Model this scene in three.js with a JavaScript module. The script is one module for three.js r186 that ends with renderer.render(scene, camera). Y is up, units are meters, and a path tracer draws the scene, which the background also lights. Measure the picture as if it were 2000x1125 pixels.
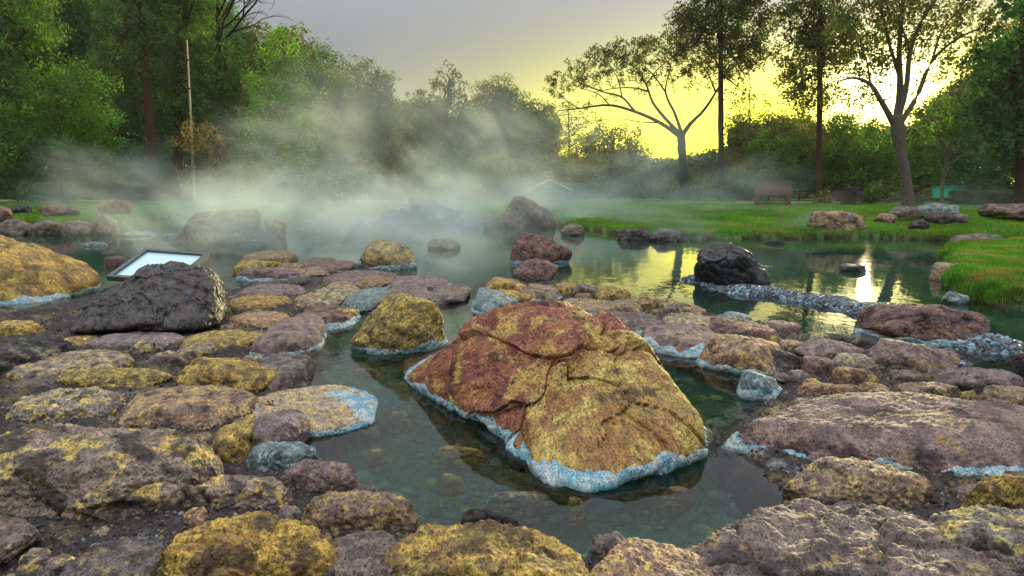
import * as THREE from 'three';
import { ConvexHull } from 'three/addons/math/ConvexHull.js';
import { createNoise3D } from 'simplex-noise';

// ---------------------------------------------------------------- camera, sky, sun, exposure
const EYE = 1.4, FOCAL = 1300, PITCH = 8.6 * Math.PI / 180;           // focal length in pixels of a 2000 x 1125 frame
const mix0 = (a, b, t) => a + (b - a) * t;
const scene = new THREE.Scene();
const camera = new THREE.PerspectiveCamera(2 * Math.atan(562.5 / FOCAL) * 180 / Math.PI, 16 / 9, 0.1, 3000);
camera.position.set(0, EYE, 0);
camera.rotation.set(-PITCH, 0, 0);
const renderer = new THREE.WebGLRenderer({ antialias: true });
renderer.toneMapping = THREE.LinearToneMapping;
renderer.toneMappingExposure = 2.15;
renderer.shadowMap.enabled = true;
const SUN = new THREE.Vector3(Math.sin(0.49), Math.tan(0.13), -Math.cos(0.49)).normalize();
{
  const W = 512, H = 256, data = new Float32Array(W * H * 4);
  for (let j = 0; j < H; j++) for (let i = 0; i < W; i++) {
    const up = ((j + 0.5) / H - 0.5) * Math.PI, az = ((i + 0.5) / W - 0.5) * 2 * Math.PI;
    const x = Math.cos(az) * Math.cos(up), y = Math.sin(up), z = Math.sin(az) * Math.cos(up);
    const c = x * SUN.x + y * SUN.y + z * SUN.z, e = Math.max(0, y);
    const ang = Math.acos(Math.min(1, Math.max(-1, c)));
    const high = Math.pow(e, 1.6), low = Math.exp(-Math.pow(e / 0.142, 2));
    const glow = Math.exp(-Math.pow(ang / 0.43, 2)) * low, near = Math.exp(-Math.pow(ang / 0.26, 2)), core = Math.exp(-Math.pow(ang / 0.055, 2));
    const air = [mix0(0.080, 1.04, high), mix0(0.090, 1.04, high), mix0(0.112, 1.06, high)];   // morning air, overhead brightness raised to light the foreground rocks
    const g = [air[0] + glow * 2.4 + near * 0.10 + core * 1.7, air[1] + glow * 2.12 + near * 0.085 + core * 1.45, air[2] * (1 - 0.8 * glow) * (1 - 0.1 * near) + near * 0.15 * (1 - low) + core * 0.9];
    const o = (j * W + i) * 4;
    data[o] = g[0]; data[o + 1] = g[1]; data[o + 2] = g[2]; data[o + 3] = 1;
  }
  const sky = new THREE.DataTexture(data, W, H, THREE.RGBAFormat, THREE.FloatType);
  sky.mapping = THREE.EquirectangularReflectionMapping; sky.magFilter = THREE.LinearFilter; sky.minFilter = THREE.LinearFilter; sky.needsUpdate = true;
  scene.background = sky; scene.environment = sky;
}
const sun = new THREE.DirectionalLight(new THREE.Color(1, 0.84, 0.42), 3.6);
sun.name = 'sun';
sun.position.copy(SUN).multiplyScalar(120); sun.target.position.set(0, 0, 0);
sun.castShadow = true; sun.shadow.radius = 1.2; sun.shadow.mapSize.set(4096, 4096);
Object.assign(sun.shadow.camera, { left: -70, right: 70, top: 60, bottom: -60, near: 1, far: 300 });
scene.add(sun, sun.target);

// ---------------------------------------------------------------- helpers
let seed = 7;
const rnd = () => { seed = (seed + 0x6d2b79f5) | 0; let t = Math.imul(seed ^ (seed >>> 15), 1 | seed); t = (t + Math.imul(t ^ (t >>> 7), 61 | t)) ^ t; return ((t ^ (t >>> 14)) >>> 0) / 4294967296; };
const rr = (a, b) => a + (b - a) * rnd();
const reseed = (n) => { seed = n * 7919 + 13; };
const n3 = createNoise3D(rnd), n3b = createNoise3D(rnd);
const fbm = (x, y, z, oct = 4) => { let s = 0, a = 0.5, f = 1; for (let i = 0; i < oct; i++) { s += a * n3(x * f, y * f, z * f); a *= 0.5; f *= 2.03; } return s; };
const ridged = (x, y, z, oct = 3) => { let s = 0, a = 0.5, f = 1; for (let i = 0; i < oct; i++) { s += a * (1 - Math.abs(n3b(x * f, y * f, z * f))); a *= 0.5; f *= 2.1; } return s; };
const sm = (a, b, x) => { const t = Math.min(1, Math.max(0, (x - a) / (b - a))); return t * t * (3 - 2 * t); };
const mix = (a, b, t) => a + (b - a) * t;
const hash3 = (i, j, k) => { let h = Math.imul(i, 374761393) ^ Math.imul(j, 668265263) ^ Math.imul(k, 2147483647 ^ 0x5bd1e995); h = Math.imul(h ^ (h >>> 13), 1274126177); return ((h ^ (h >>> 16)) >>> 0) / 4294967296; };
function cellEdge(x, y, z) {                                          // distance to the border between cells, 0 on the border
  const ix = Math.floor(x), iy = Math.floor(y), iz = Math.floor(z);
  let f1 = 9, f2 = 9, id = 0;
  for (let a = -1; a < 2; a++) for (let b = -1; b < 2; b++) for (let c = -1; c < 2; c++) {
    const X = ix + a, Y = iy + b, Z = iz + c;
    const dx = X + hash3(X, Y, Z) - x, dy = Y + hash3(X + 71, Y, Z) - y, dz = Z + hash3(X, Y + 37, Z) - z, d = Math.sqrt(dx * dx + dy * dy + dz * dz);
    if (d < f1) { f2 = f1; f1 = d; id = hash3(X + 5, Y + 11, Z + 23); } else if (d < f2) f2 = d;
  }
  return [f2 - f1, id];
}
const CP = Math.cos(PITCH), SP = Math.sin(PITCH);
const ray = (u, v) => { const a = (u - 1000) / FOCAL, b = -(v - 562.5) / FOCAL; return [a, b * CP - SP, -b * SP - CP]; };
const onLevel = (u, v, h = 0) => { const d = ray(u, v), t = (h - EYE) / d[1]; return new THREE.Vector3(d[0] * t, h, d[2] * t); };
const atDepth = (u, v, z) => { const d = ray(u, v), t = z / d[2]; return new THREE.Vector3(d[0] * t, EYE + d[1] * t, z); };
const taken = {};
const numbered = (n) => { taken[n] = (taken[n] ?? -1) + 1; return taken[n] ? n + '_' + String(taken[n]).padStart(3, '0') : n; };
function tag(o, label, category, group) { o.userData.label = label; o.userData.category = category; if (group) o.userData.group = group; return o; }
function shade(o) { o.castShadow = true; o.receiveShadow = true; return o; }
function part(name, geometry, material, parent) { const m = shade(new THREE.Mesh(geometry, material)); m.name = name; parent.add(m); return m; }
function structure(name, geometry, material) { const m = shade(new THREE.Mesh(geometry, material)); m.name = name; m.userData.kind = 'structure'; scene.add(m); return m; }
function thing(name, label, category, group) { const g = new THREE.Group(); g.name = numbered(name); tag(g, label, category, group); scene.add(g); return g; }
const rgb = (hex) => { const c = new THREE.Color(hex); return [c.r, c.g, c.b]; };

// A mesh from positions, indices and colours; uv in metres, cut where the surface turns to another axis
function surface(pos, idx, col, tile = 1) {
  const n = pos.length / 3, nor = new Float32Array(pos.length);
  for (let t = 0; t < idx.length; t += 3) {
    const a = idx[t] * 3, b = idx[t + 1] * 3, c = idx[t + 2] * 3;
    const ux = pos[b] - pos[a], uy = pos[b + 1] - pos[a + 1], uz = pos[b + 2] - pos[a + 2], vx = pos[c] - pos[a], vy = pos[c + 1] - pos[a + 1], vz = pos[c + 2] - pos[a + 2];
    const x = uy * vz - uz * vy, y = uz * vx - ux * vz, z = ux * vy - uy * vx;
    for (const k of [a, b, c]) { nor[k] += x; nor[k + 1] += y; nor[k + 2] += z; }
  }
  const map = [new Int32Array(n).fill(-1), new Int32Array(n).fill(-1), new Int32Array(n).fill(-1)], P = [], N = [], C = [], U = [], I = [];
  for (let t = 0; t < idx.length; t += 3) {
    let x = 0, y = 0, z = 0;
    for (let k = 0; k < 3; k++) { const i = idx[t + k] * 3; x += Math.abs(nor[i]); y += Math.abs(nor[i + 1]); z += Math.abs(nor[i + 2]); }
    const ax = y > 0.8 * x && y > 0.8 * z ? 1 : x > z ? 0 : 2;
    for (let k = 0; k < 3; k++) {
      const v = idx[t + k];
      if (map[ax][v] < 0) {
        map[ax][v] = P.length / 3;
        const i = v * 3, l = Math.hypot(nor[i], nor[i + 1], nor[i + 2]) || 1;
        P.push(pos[i], pos[i + 1], pos[i + 2]); N.push(nor[i] / l, nor[i + 1] / l, nor[i + 2] / l);
        if (col) C.push(col[i], col[i + 1], col[i + 2]);
        if (ax === 1) U.push(pos[i] / tile, pos[i + 2] / tile); else if (ax === 0) U.push(pos[i + 2] / tile, pos[i + 1] / tile); else U.push(pos[i] / tile, pos[i + 1] / tile);
      }
      I.push(map[ax][v]);
    }
  }
  const g = new THREE.BufferGeometry();
  g.setAttribute('position', new THREE.Float32BufferAttribute(P, 3));
  g.setAttribute('normal', new THREE.Float32BufferAttribute(N, 3));
  g.setAttribute('uv', new THREE.Float32BufferAttribute(U, 2));
  if (col) g.setAttribute('color', new THREE.Float32BufferAttribute(C, 3));
  g.setIndex(I);
  return g;
}
// Tapered tubes and boxes gathered into one mesh
class Builder {
  constructor() { this.p = []; this.i = []; }
  tube(points, radii, sides = 8, knobs = 0) {
    const n = points.length, base = this.p.length / 3, T = new THREE.Vector3(), A = new THREE.Vector3(), B = new THREE.Vector3();
    for (let k = 0; k < n; k++) {
      T.subVectors(points[Math.min(n - 1, k + 1)], points[Math.max(0, k - 1)]).normalize();
      A.set(Math.abs(T.y) > 0.9 ? 1 : 0, Math.abs(T.y) > 0.9 ? 0 : 1, 0).cross(T).normalize(); B.crossVectors(T, A);
      for (let s = 0; s < sides; s++) {
        const a = s / sides * 2 * Math.PI, r = radii[k] * (1 + knobs * n3(points[k].x * 3 + Math.cos(a), points[k].y * 2.2, points[k].z + Math.sin(a)));
        this.p.push(points[k].x + (A.x * Math.cos(a) + B.x * Math.sin(a)) * r, points[k].y + (A.y * Math.cos(a) + B.y * Math.sin(a)) * r, points[k].z + (A.z * Math.cos(a) + B.z * Math.sin(a)) * r);
      }
    }
    for (let k = 0; k < n - 1; k++) for (let s = 0; s < sides; s++) {
      const a = base + k * sides + s, b = base + k * sides + (s + 1) % sides, c = a + sides, d = b + sides;
      this.i.push(a, b, c, b, d, c);
    }
    const e = this.p.length / 3, q = points[n - 1];
    this.p.push(q.x, q.y, q.z);
    for (let s = 0; s < sides; s++) this.i.push(base + (n - 1) * sides + s, base + (n - 1) * sides + (s + 1) % sides, e);
    return this;
  }
  curve(points, r0, r1, steps, sides = 8, knobs = 0) {
    const c = new THREE.CatmullRomCurve3(points), pts = c.getPoints(steps);
    return this.tube(pts, pts.map((_, k) => mix(r0, r1, Math.pow(k / steps, 0.85))), sides, knobs);
  }
  geometry(tile = 1) { return surface(this.p, this.i, null, tile); }
}

// ---------------------------------------------------------------- textures: stone grain, bark, water ripples
function dataTexture(size, f, srgb) {
  const d = new Uint8Array(size * size * 4);
  for (let j = 0; j < size; j++) for (let i = 0; i < size; i++) { const v = f(i / size, j / size), o = (j * size + i) * 4; d[o] = v[0]; d[o + 1] = v[1]; d[o + 2] = v[2]; d[o + 3] = 255; }
  const t = new THREE.DataTexture(d, size, size, THREE.RGBAFormat);
  t.wrapS = t.wrapT = THREE.RepeatWrapping; t.magFilter = THREE.LinearFilter; t.minFilter = THREE.LinearMipmapLinearFilter; t.generateMipmaps = true; t.needsUpdate = true;
  if (srgb) t.colorSpace = THREE.SRGBColorSpace;
  return t;
}
// gradient noise that repeats after f cells, so that the tile has no seam
const tor = (u, v, f, s = 0) => {
  const x = u * f, y = v * f, ix = Math.floor(x), iy = Math.floor(y), fx = x - ix, fy = y - iy, S = Math.round(s * 13) + f * 3;
  const g = (a, b) => { const t = hash3((a % f + f) % f, (b % f + f) % f, S) * 6.28318; return Math.cos(t) * (x - a) + Math.sin(t) * (y - b); };
  const a = fx * fx * fx * (fx * (fx * 6 - 15) + 10), b = fy * fy * fy * (fy * (fy * 6 - 15) + 10);
  return 1.5 * mix(mix(g(ix, iy), g(ix + 1, iy), a), mix(g(ix, iy + 1), g(ix + 1, iy + 1), a), b);
};
const clamp255 = (x) => Math.max(0, Math.min(255, Math.round(x * 255)));
const grainMap = dataTexture(1024, (u, v) => {
  const a = tor(u, v, 45), b = tor(u, v, 110, 5), c = tor(u, v, 17, 9), d = tor(u, v, 230, 3), pit = Math.max(0, tor(u, v, 70, 14) - 0.35);
  const k = 0.80 + 0.16 * a + 0.22 * b + 0.12 * c + 0.17 * d - 0.75 * pit;
  return [clamp255(k * (1.02 + 0.04 * c)), clamp255(k), clamp255(k * (0.98 - 0.04 * c))];
}, true);
const grainBump = dataTexture(1024, (u, v) => {
  const k = 0.5 + 0.14 * tor(u, v, 45) + 0.10 * tor(u, v, 110, 5) + 0.20 * tor(u, v, 17, 9) + 0.05 * tor(u, v, 230, 3) - 0.7 * Math.max(0, tor(u, v, 70, 14) - 0.35);
  const c = clamp255(k); return [c, c, c];
});
const barkMap = dataTexture(256, (u, v) => { const k = 0.72 + 0.22 * tor(u * 1, v, 26, 3) + 0.12 * tor(u, v, 60, 8); const c = clamp255(k); return [c, c, c]; }, true);
const rippleMap = dataTexture(512, (u, v) => { const c = clamp255(0.5 + 0.22 * tor(u, v, 9, 21) + 0.16 * tor(u, v, 24, 25) + 0.08 * tor(u, v, 60, 29)); return [c, c, c]; });

const stoneMat = new THREE.MeshStandardMaterial({ name: 'stone', vertexColors: true, roughness: 0.78, map: grainMap, bumpMap: grainBump, bumpScale: 0.012 });
const wetMat = new THREE.MeshStandardMaterial({ name: 'wet_stone', vertexColors: true, roughness: 0.38, map: grainMap, bumpMap: grainBump, bumpScale: 0.014 });
const crustMat = new THREE.MeshStandardMaterial({ name: 'mineral_crust', vertexColors: true, roughness: 0.7, map: grainMap, bumpMap: grainBump, bumpScale: 0.014 });
const earthMat = new THREE.MeshStandardMaterial({ name: 'gravel_mortar', vertexColors: true, roughness: 0.9, map: grainMap, bumpMap: grainBump, bumpScale: 0.02 });
const lawnMat = new THREE.MeshStandardMaterial({ name: 'lawn', vertexColors: true, roughness: 1, map: grainMap, bumpMap: grainBump, bumpScale: 0.02 });

// ---------------------------------------------------------------- where land and water lie
const ring = (pts) => pts.map(([u, v]) => { const p = onLevel(u, v); return [p.x, p.z]; });
const leftShore = [...ring([[-500, 640], [-100, 612], [60, 603], [190, 575], [240, 566], [430, 562], [452, 566], [500, 556], [570, 538], [620, 520], [720, 524], [800, 534], [880, 555], [915, 572], [880, 592], [850, 600],
  [760, 592], [690, 602], [640, 622], [626, 684], [592, 706], [604, 752], [560, 772], [715, 805], [640, 832], [580, 848], [596, 880], [622, 908], [700, 950], [745, 985], [812, 1040], [900, 1020], [1000, 1022], [1060, 1060], [1125, 1118]]), [0.32, -1.9], [0.3, 2], [-9, 2], [-9, -3]];
const rightShore = [...ring([[1150, 1118], [1172, 1058], [1365, 1112], [1390, 1060], [1480, 1000], [1552, 985], [1500, 935], [1462, 880], [1450, 838], [1472, 792], [1505, 770], [1480, 738], [1440, 726], [1392, 720], [1380, 694], [1300, 684],
  [1256, 655], [1190, 626], [1090, 612], [1000, 612], [935, 600], [922, 575], [950, 548], [1040, 553], [1110, 556], [1200, 578], [1300, 604], [1350, 604], [1420, 618], [1500, 636], [1600, 660], [1680, 676], [1760, 690], [1850, 694], [1890, 716], [2000, 756], [2300, 800]]), [9, -2], [9, 2], [0.3, 2], [0.36, -1.9]];
const islet = ring([[452, 540], [470, 512], [520, 500], [575, 508], [590, 528], [570, 542], [510, 548]]);
const nearLawn = [...ring([[2500, 690], [2000, 606], [1930, 598], [1880, 584], [1848, 566], [1838, 540], [1850, 515], [1830, 497], [1880, 488], [2000, 485], [2600, 480]])];
const farLine = [...ring([[-900, 452], [-400, 452], [-150, 452], [30, 440], [110, 444], [235, 436], [320, 428], [560, 428], [700, 424], [900, 426], [1000, 432], [1090, 441], [1200, 457], [1290, 466], [1420, 467], [1560, 467], [1700, 464], [1830, 470], [2000, 472], [2600, 472]])];
const farLawn = [...farLine, [120, -60], [500, -500], [-500, -500], [-120, -60]];
function inside(poly, x, z) { let c = false; for (let i = 0, j = poly.length - 1; i < poly.length; j = i++) { const [xi, zi] = poly[i], [xj, zj] = poly[j]; if ((zi > z) !== (zj > z) && x < (xj - xi) * (z - zi) / (zj - zi) + xi) c = !c; } return c; }
function reach(poly, x, z) { let d = 1e9; for (let i = 0, j = poly.length - 1; i < poly.length; j = i++) { const [ax, az] = poly[j], [bx, bz] = poly[i], ex = bx - ax, ez = bz - az; const t = Math.max(0, Math.min(1, ((x - ax) * ex + (z - az) * ez) / (ex * ex + ez * ez + 1e-9))); const qx = ax + ex * t - x, qz = az + ez * t - z; d = Math.min(d, qx * qx + qz * qz); } d = Math.sqrt(d); return inside(poly, x, z) ? d : -d; }
const barLine = ring([[1372, 548], [1440, 568], [1540, 578], [1640, 596], [1730, 612], [1830, 640], [1950, 680]]);
function barDistance(x, z) { let d = 1e9; for (let i = 1; i < barLine.length; i++) { const [ax, az] = barLine[i - 1], [bx, bz] = barLine[i], ex = bx - ax, ez = bz - az; const t = Math.max(0, Math.min(1, ((x - ax) * ex + (z - az) * ez) / (ex * ex + ez * ez))); d = Math.min(d, Math.hypot(ax + ex * t - x, az + ez * t - z)); } return d; }
// [height, zone]: zone 0 pool bed, 1 stone shore, 2 lawn
function ground(x, z) {
  const far = Math.hypot(x, z), wob = 0.10 * fbm(x * 2.1, 0, z * 2.1, 3) * Math.min(1, far / 6);
  const shore = Math.max(reach(leftShore, x, z), reach(rightShore, x, z), reach(islet, x, z)) + wob;
  const lawn = Math.max(reach(nearLawn, x, z), reach(farLawn, x, z)) + wob * 2;
  let bed = -0.42 + 0.10 * fbm(x * 0.9, 3, z * 0.9, 3);
  bed += 0.45 * sm(0.80, 0.12, barDistance(x, z) + 0.14 * fbm(x * 2.5, 7, z * 2.5, 3));
  if (lawn > -0.25) return [mix(bed, 0.20 + 0.05 * fbm(x * 0.4, 5, z * 0.4, 3) + 0.30 * sm(0, 9, lawn), sm(-0.22, 0.22, lawn)), lawn > -0.02 ? 2 : 0];
  if (shore > -0.3) {
    const top = 0.012 + 0.022 * sm(0, 0.8, shore) + 0.055 * fbm(x * 2.4, 1, z * 2.4, 4) + 0.022 * fbm(x * 11, 2, z * 11, 3) + 0.010 * n3(x * 38, 2, z * 38);
    return [mix(bed, Math.max(top, 0.010), sm(-0.2, 0.04, shore)), shore > -0.14 ? 1 : 0];
  }
  return [bed, 0];
}
{
  const ang = [];
  for (let a = -0.86; a <= 0.86; a += 0.0032) ang.push(a);
  for (let a = 0.9; a < 2 * Math.PI - 0.88; a += 0.09) ang.push(a);
  const rad = [];
  for (let r = 0.6; r < 46; r *= 1.0118) rad.push(r);
  rad.push(50, 60, 75, 100, 140, 200, 260);
  const NA = ang.length, pos = [], zone = [], col = [];
  for (const r of rad) for (const a of ang) {
    const x = r * Math.sin(a), z = -r * Math.cos(a), wide = a > 0.87;
    const [h, k] = r > 90 ? [0.5, 2] : ground(x, z);
    pos.push(x, h, z); zone.push(k);
    let c;
    if (k === 2) {
      const d = fbm(x * 0.5, 8, z * 0.5, 4), dry = sm(0.05, 0.4, fbm(x * 1.7, 12, z * 1.7, 3));
      c = [mix(0.085, 0.16, dry) + 0.03 * d, mix(0.25, 0.22, dry) + 0.05 * d, 0.016];
      const soil = sm(0.17, 0.07, h + 0.04 * n3(x * 3, 0, z * 3)); c = [mix(c[0], 0.05, soil), mix(c[1], 0.035, soil), mix(c[2], 0.022, soil)];
    } else if (k === 1) {
      const d = 0.5 + 0.5 * fbm(x * 3, 8, z * 3, 4), sp = 0.5 + 0.5 * n3(x * 46, 4, z * 46), w = sm(0.30, 0.55, fbm(x * 2.3, 19, z * 2.3, 4)), y = sm(0.12, 0.35, fbm(x * 3.3, 29, z * 3.3, 4) + 0.25 * n3(x * 24, 0, z * 24));
      c = [0.024 + 0.10 * d * sp, 0.020 + 0.083 * d * sp, 0.022 + 0.087 * d * sp];  // dark gravel, deepened so its colour carries the shade of gaps between stones
      c = [mix(c[0], 0.38, y * 0.4), mix(c[1], 0.29, y * 0.4), mix(c[2], 0.09, y * 0.4)];
      c = [mix(c[0], 0.42, w * 0.7), mix(c[1], 0.50, w * 0.7), mix(c[2], 0.52, w * 0.7)];
    } else {
      const d = 0.5 + 0.5 * fbm(x * 1.3, 8, z * 1.3, 4), p = sm(0.25, 0.5, fbm(x * 3.1, 15, z * 3.1, 3));
      const dark = sm(0.7, 0.4, barDistance(x, z));
      c = [mix(mix(0.10, 0.24, d), 0.40, p * 0.7), mix(mix(0.17, 0.32, d), 0.44, p * 0.7), mix(mix(0.14, 0.27, d), 0.16, p * 0.7)];
      const silt = sm(-0.15, 0.25, fbm(x * 0.8, 31, z * 0.8, 4)); c = [mix(c[0], 0.27, silt * 0.6), mix(c[1], 0.23, silt * 0.6), mix(c[2], 0.12, silt * 0.6)];   // patches of brown silt
      c = [mix(c[0], 0.07, dark), mix(c[1], 0.085, dark), mix(c[2], 0.10, dark)];
    }
    col.push(...c);
  }
  const lists = [[], [], []];
  for (let j = 0; j < rad.length - 1; j++) for (let i = 0; i < NA; i++) {
    const a = j * NA + i, b = j * NA + (i + 1) % NA, c = a + NA, d = b + NA;
    lists[Math.max(zone[a], zone[b], zone[c])].push(a, b, c); lists[Math.max(zone[b], zone[d], zone[c])].push(b, d, c);
  }
  const names = ['pool_bed', 'rocky_shore', 'lawn'], mats = [earthMat, earthMat, lawnMat];
  for (let k = 0; k < 3; k++) {
    const used = new Map(), P = [], C = [], I = [];
    for (const v of lists[k]) { if (!used.has(v)) { used.set(v, P.length / 3); P.push(pos[v * 3], pos[v * 3 + 1], pos[v * 3 + 2]); C.push(col[v * 3], col[v * 3 + 1], col[v * 3 + 2]); } I.push(used.get(v)); }
    structure(names[k], surface(P, I, C, k === 2 ? 2 : 0.8), mats[k]);
  }
}
{ // the water of the hot spring: clear, teal by its depth
  const g = new THREE.PlaneGeometry(130, 48, 1, 1); g.rotateX(-Math.PI / 2); g.translate(0, 0, -24 + 1.4);
  const p = g.attributes.position, u = g.attributes.uv;
  for (let i = 0; i < p.count; i++) u.setXY(i, p.getX(i) / 3.5, p.getZ(i) / 5.5);
  const m = new THREE.MeshPhysicalMaterial({ name: 'water', color: 0xffffff, roughness: 0.02, transmission: 1, thickness: 0.4, ior: 1.33, attenuationColor: new THREE.Color(0.24, 0.62, 0.56), attenuationDistance: 1.1, bumpMap: rippleMap, bumpScale: 0.003 });
  structure('water', g, m);
}
console.log('ground done');

// ---------------------------------------------------------------- rocks
const PAL = {
  lichen: { a: '#a3988e', b: '#857a74', l: '#dcc870', lc: 0.02, d: '#2c2426', dc: 0.12 },
  yellow: { a: '#b39c58', b: '#8f7c50', l: '#d8c05c', lc: -0.02, d: '#4a3c28', dc: 0.24 },
  gold: { a: '#bd9f58', b: '#9a8452', l: '#e4c860', lc: -0.02, d: '#57452f', dc: 0.20 },
  purple: { a: '#9e8b8a', b: '#776768', l: '#a2894e', lc: 0.30, d: '#3a2c34', dc: 0.30 },
  grey: { a: '#8c7e7a', b: '#645856', l: '#a99a60', lc: 0.30, d: '#38343a', dc: 0.25 },
  teal: { a: '#8aa2a4', b: '#687f86', l: '#a8c8cc', lc: 0.25, d: '#2c3a42', dc: 0.22 },
  dark: { a: '#55504f', b: '#3c3837', l: '#8a8880', lc: 0.22, d: '#151214', dc: 0.12 },
  wet: { a: '#262a30', b: '#191c20', l: '#4d6470', lc: 0.28, d: '#0c0d10', dc: 0.10 },
  blue: { a: '#5c5049', b: '#403833', l: '#587086', lc: 0.16, d: '#1a1618', dc: 0.18 },
  brown: { a: '#ac9274', b: '#8a7268', l: '#cbb068', lc: 0.14, d: '#3a2a24', dc: 0.24 },
  pale: { a: '#c2b6a0', b: '#a2968a', l: '#c9b060', lc: 0.14, d: '#5a5048', dc: 0.34 },
  red: { a: '#947570', b: '#74585a', l: '#a8824a', lc: 0.22, d: '#2c1c20', dc: 0.18 },
  rust: { a: '#ad744e', b: '#94584a', l: '#cdae5c', lc: 0.04, d: '#3a2020', dc: 0.24 },
  ochre: { a: '#b99a54', b: '#a67c46', l: '#d6c06a', lc: 0.04, d: '#4a3222', dc: 0.26 },
  mist: { a: '#8f8680', b: '#6c645e', l: '#a09468', lc: 0.2, d: '#423a38', dc: 0.2 },
};
for (const k in PAL) { const p = PAL[k]; for (const c of ['a', 'b', 'l', 'd']) p[c] = rgb(p[c]); }
function stoneColour(P, x, y, z, s, out) {
  const f = 2.4 / Math.max(0.25, Math.min(0.8, s));
  const w = fbm(x * f, y * f, z * f, 4), fine = n3(x * 36, y * 36, z * 36), mid = n3b(x * 13, y * 13, z * 13), tiny = n3b(x * 75, y * 75, z * 75);
  const t = sm(-0.25, 0.25, w + 0.15 * fine);
  const L = sm(P.lc - 0.05, P.lc + 0.24, fbm(x * f * 1.25 + 40, y * f * 1.25, z * f * 1.25, 5) + 0.20 * fine + 0.17 * mid + 0.10 * tiny);
  const D = sm(P.dc - 0.02, P.dc + 0.20, fbm(x * f * 0.95 - 17, y * f * 1.4, z * f * 0.95 + 9, 5) + 0.20 * fine + 0.15 * mid + 0.10 * tiny);
  const g = 1 + 0.20 * fine + 0.12 * mid + 0.12 * tiny;
  for (let c = 0; c < 3; c++) out[c] = Math.max(0.01, mix(mix(mix(P.b[c], P.a[c], t), P.l[c], L * 0.85), P.d[c], D * 0.88) * g);
}
// gauge of a set of planes: a polytope with rounded edges
const gauge = (planes, p, x, y, z) => { let s = 0; for (const q of planes) { const d = q[0] * x + q[1] * y + q[2] * z; if (d > 0) s += Math.pow(d / q[3], p); } return Math.pow(s, -1 / p); };
function randomPlanes(flat, n = 13) {
  const out = [[0, 1, 0, flat ? 0.92 : 1.06], [0, -1, 0, 1]];
  for (let k = 0; k < n; k++) {
    const y = 1 - 2 * (k + 0.5) / n, r = Math.sqrt(1 - y * y), a = k * 2.39996 + rr(-0.45, 0.45), q = new THREE.Vector3(Math.cos(a) * r, y + rr(-0.18, 0.18), Math.sin(a) * r).normalize();
    out.push([q.x, q.y, q.z, rr(0.80, 1.04) + (flat && Math.abs(q.y) < 0.85 && Math.abs(q.y) > 0.3 ? 0.12 : 0)]);
  }
  if (flat) for (let k = 0; k < 7; k++) { const a = (k + rr(-0.3, 0.3)) / 7 * 2 * Math.PI, y = rr(0.05, 0.3), r = Math.sqrt(1 - y * y); out.push([Math.cos(a) * r, y, Math.sin(a) * r, rr(0.86, 1.0)]); }
  return out;
}
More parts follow.
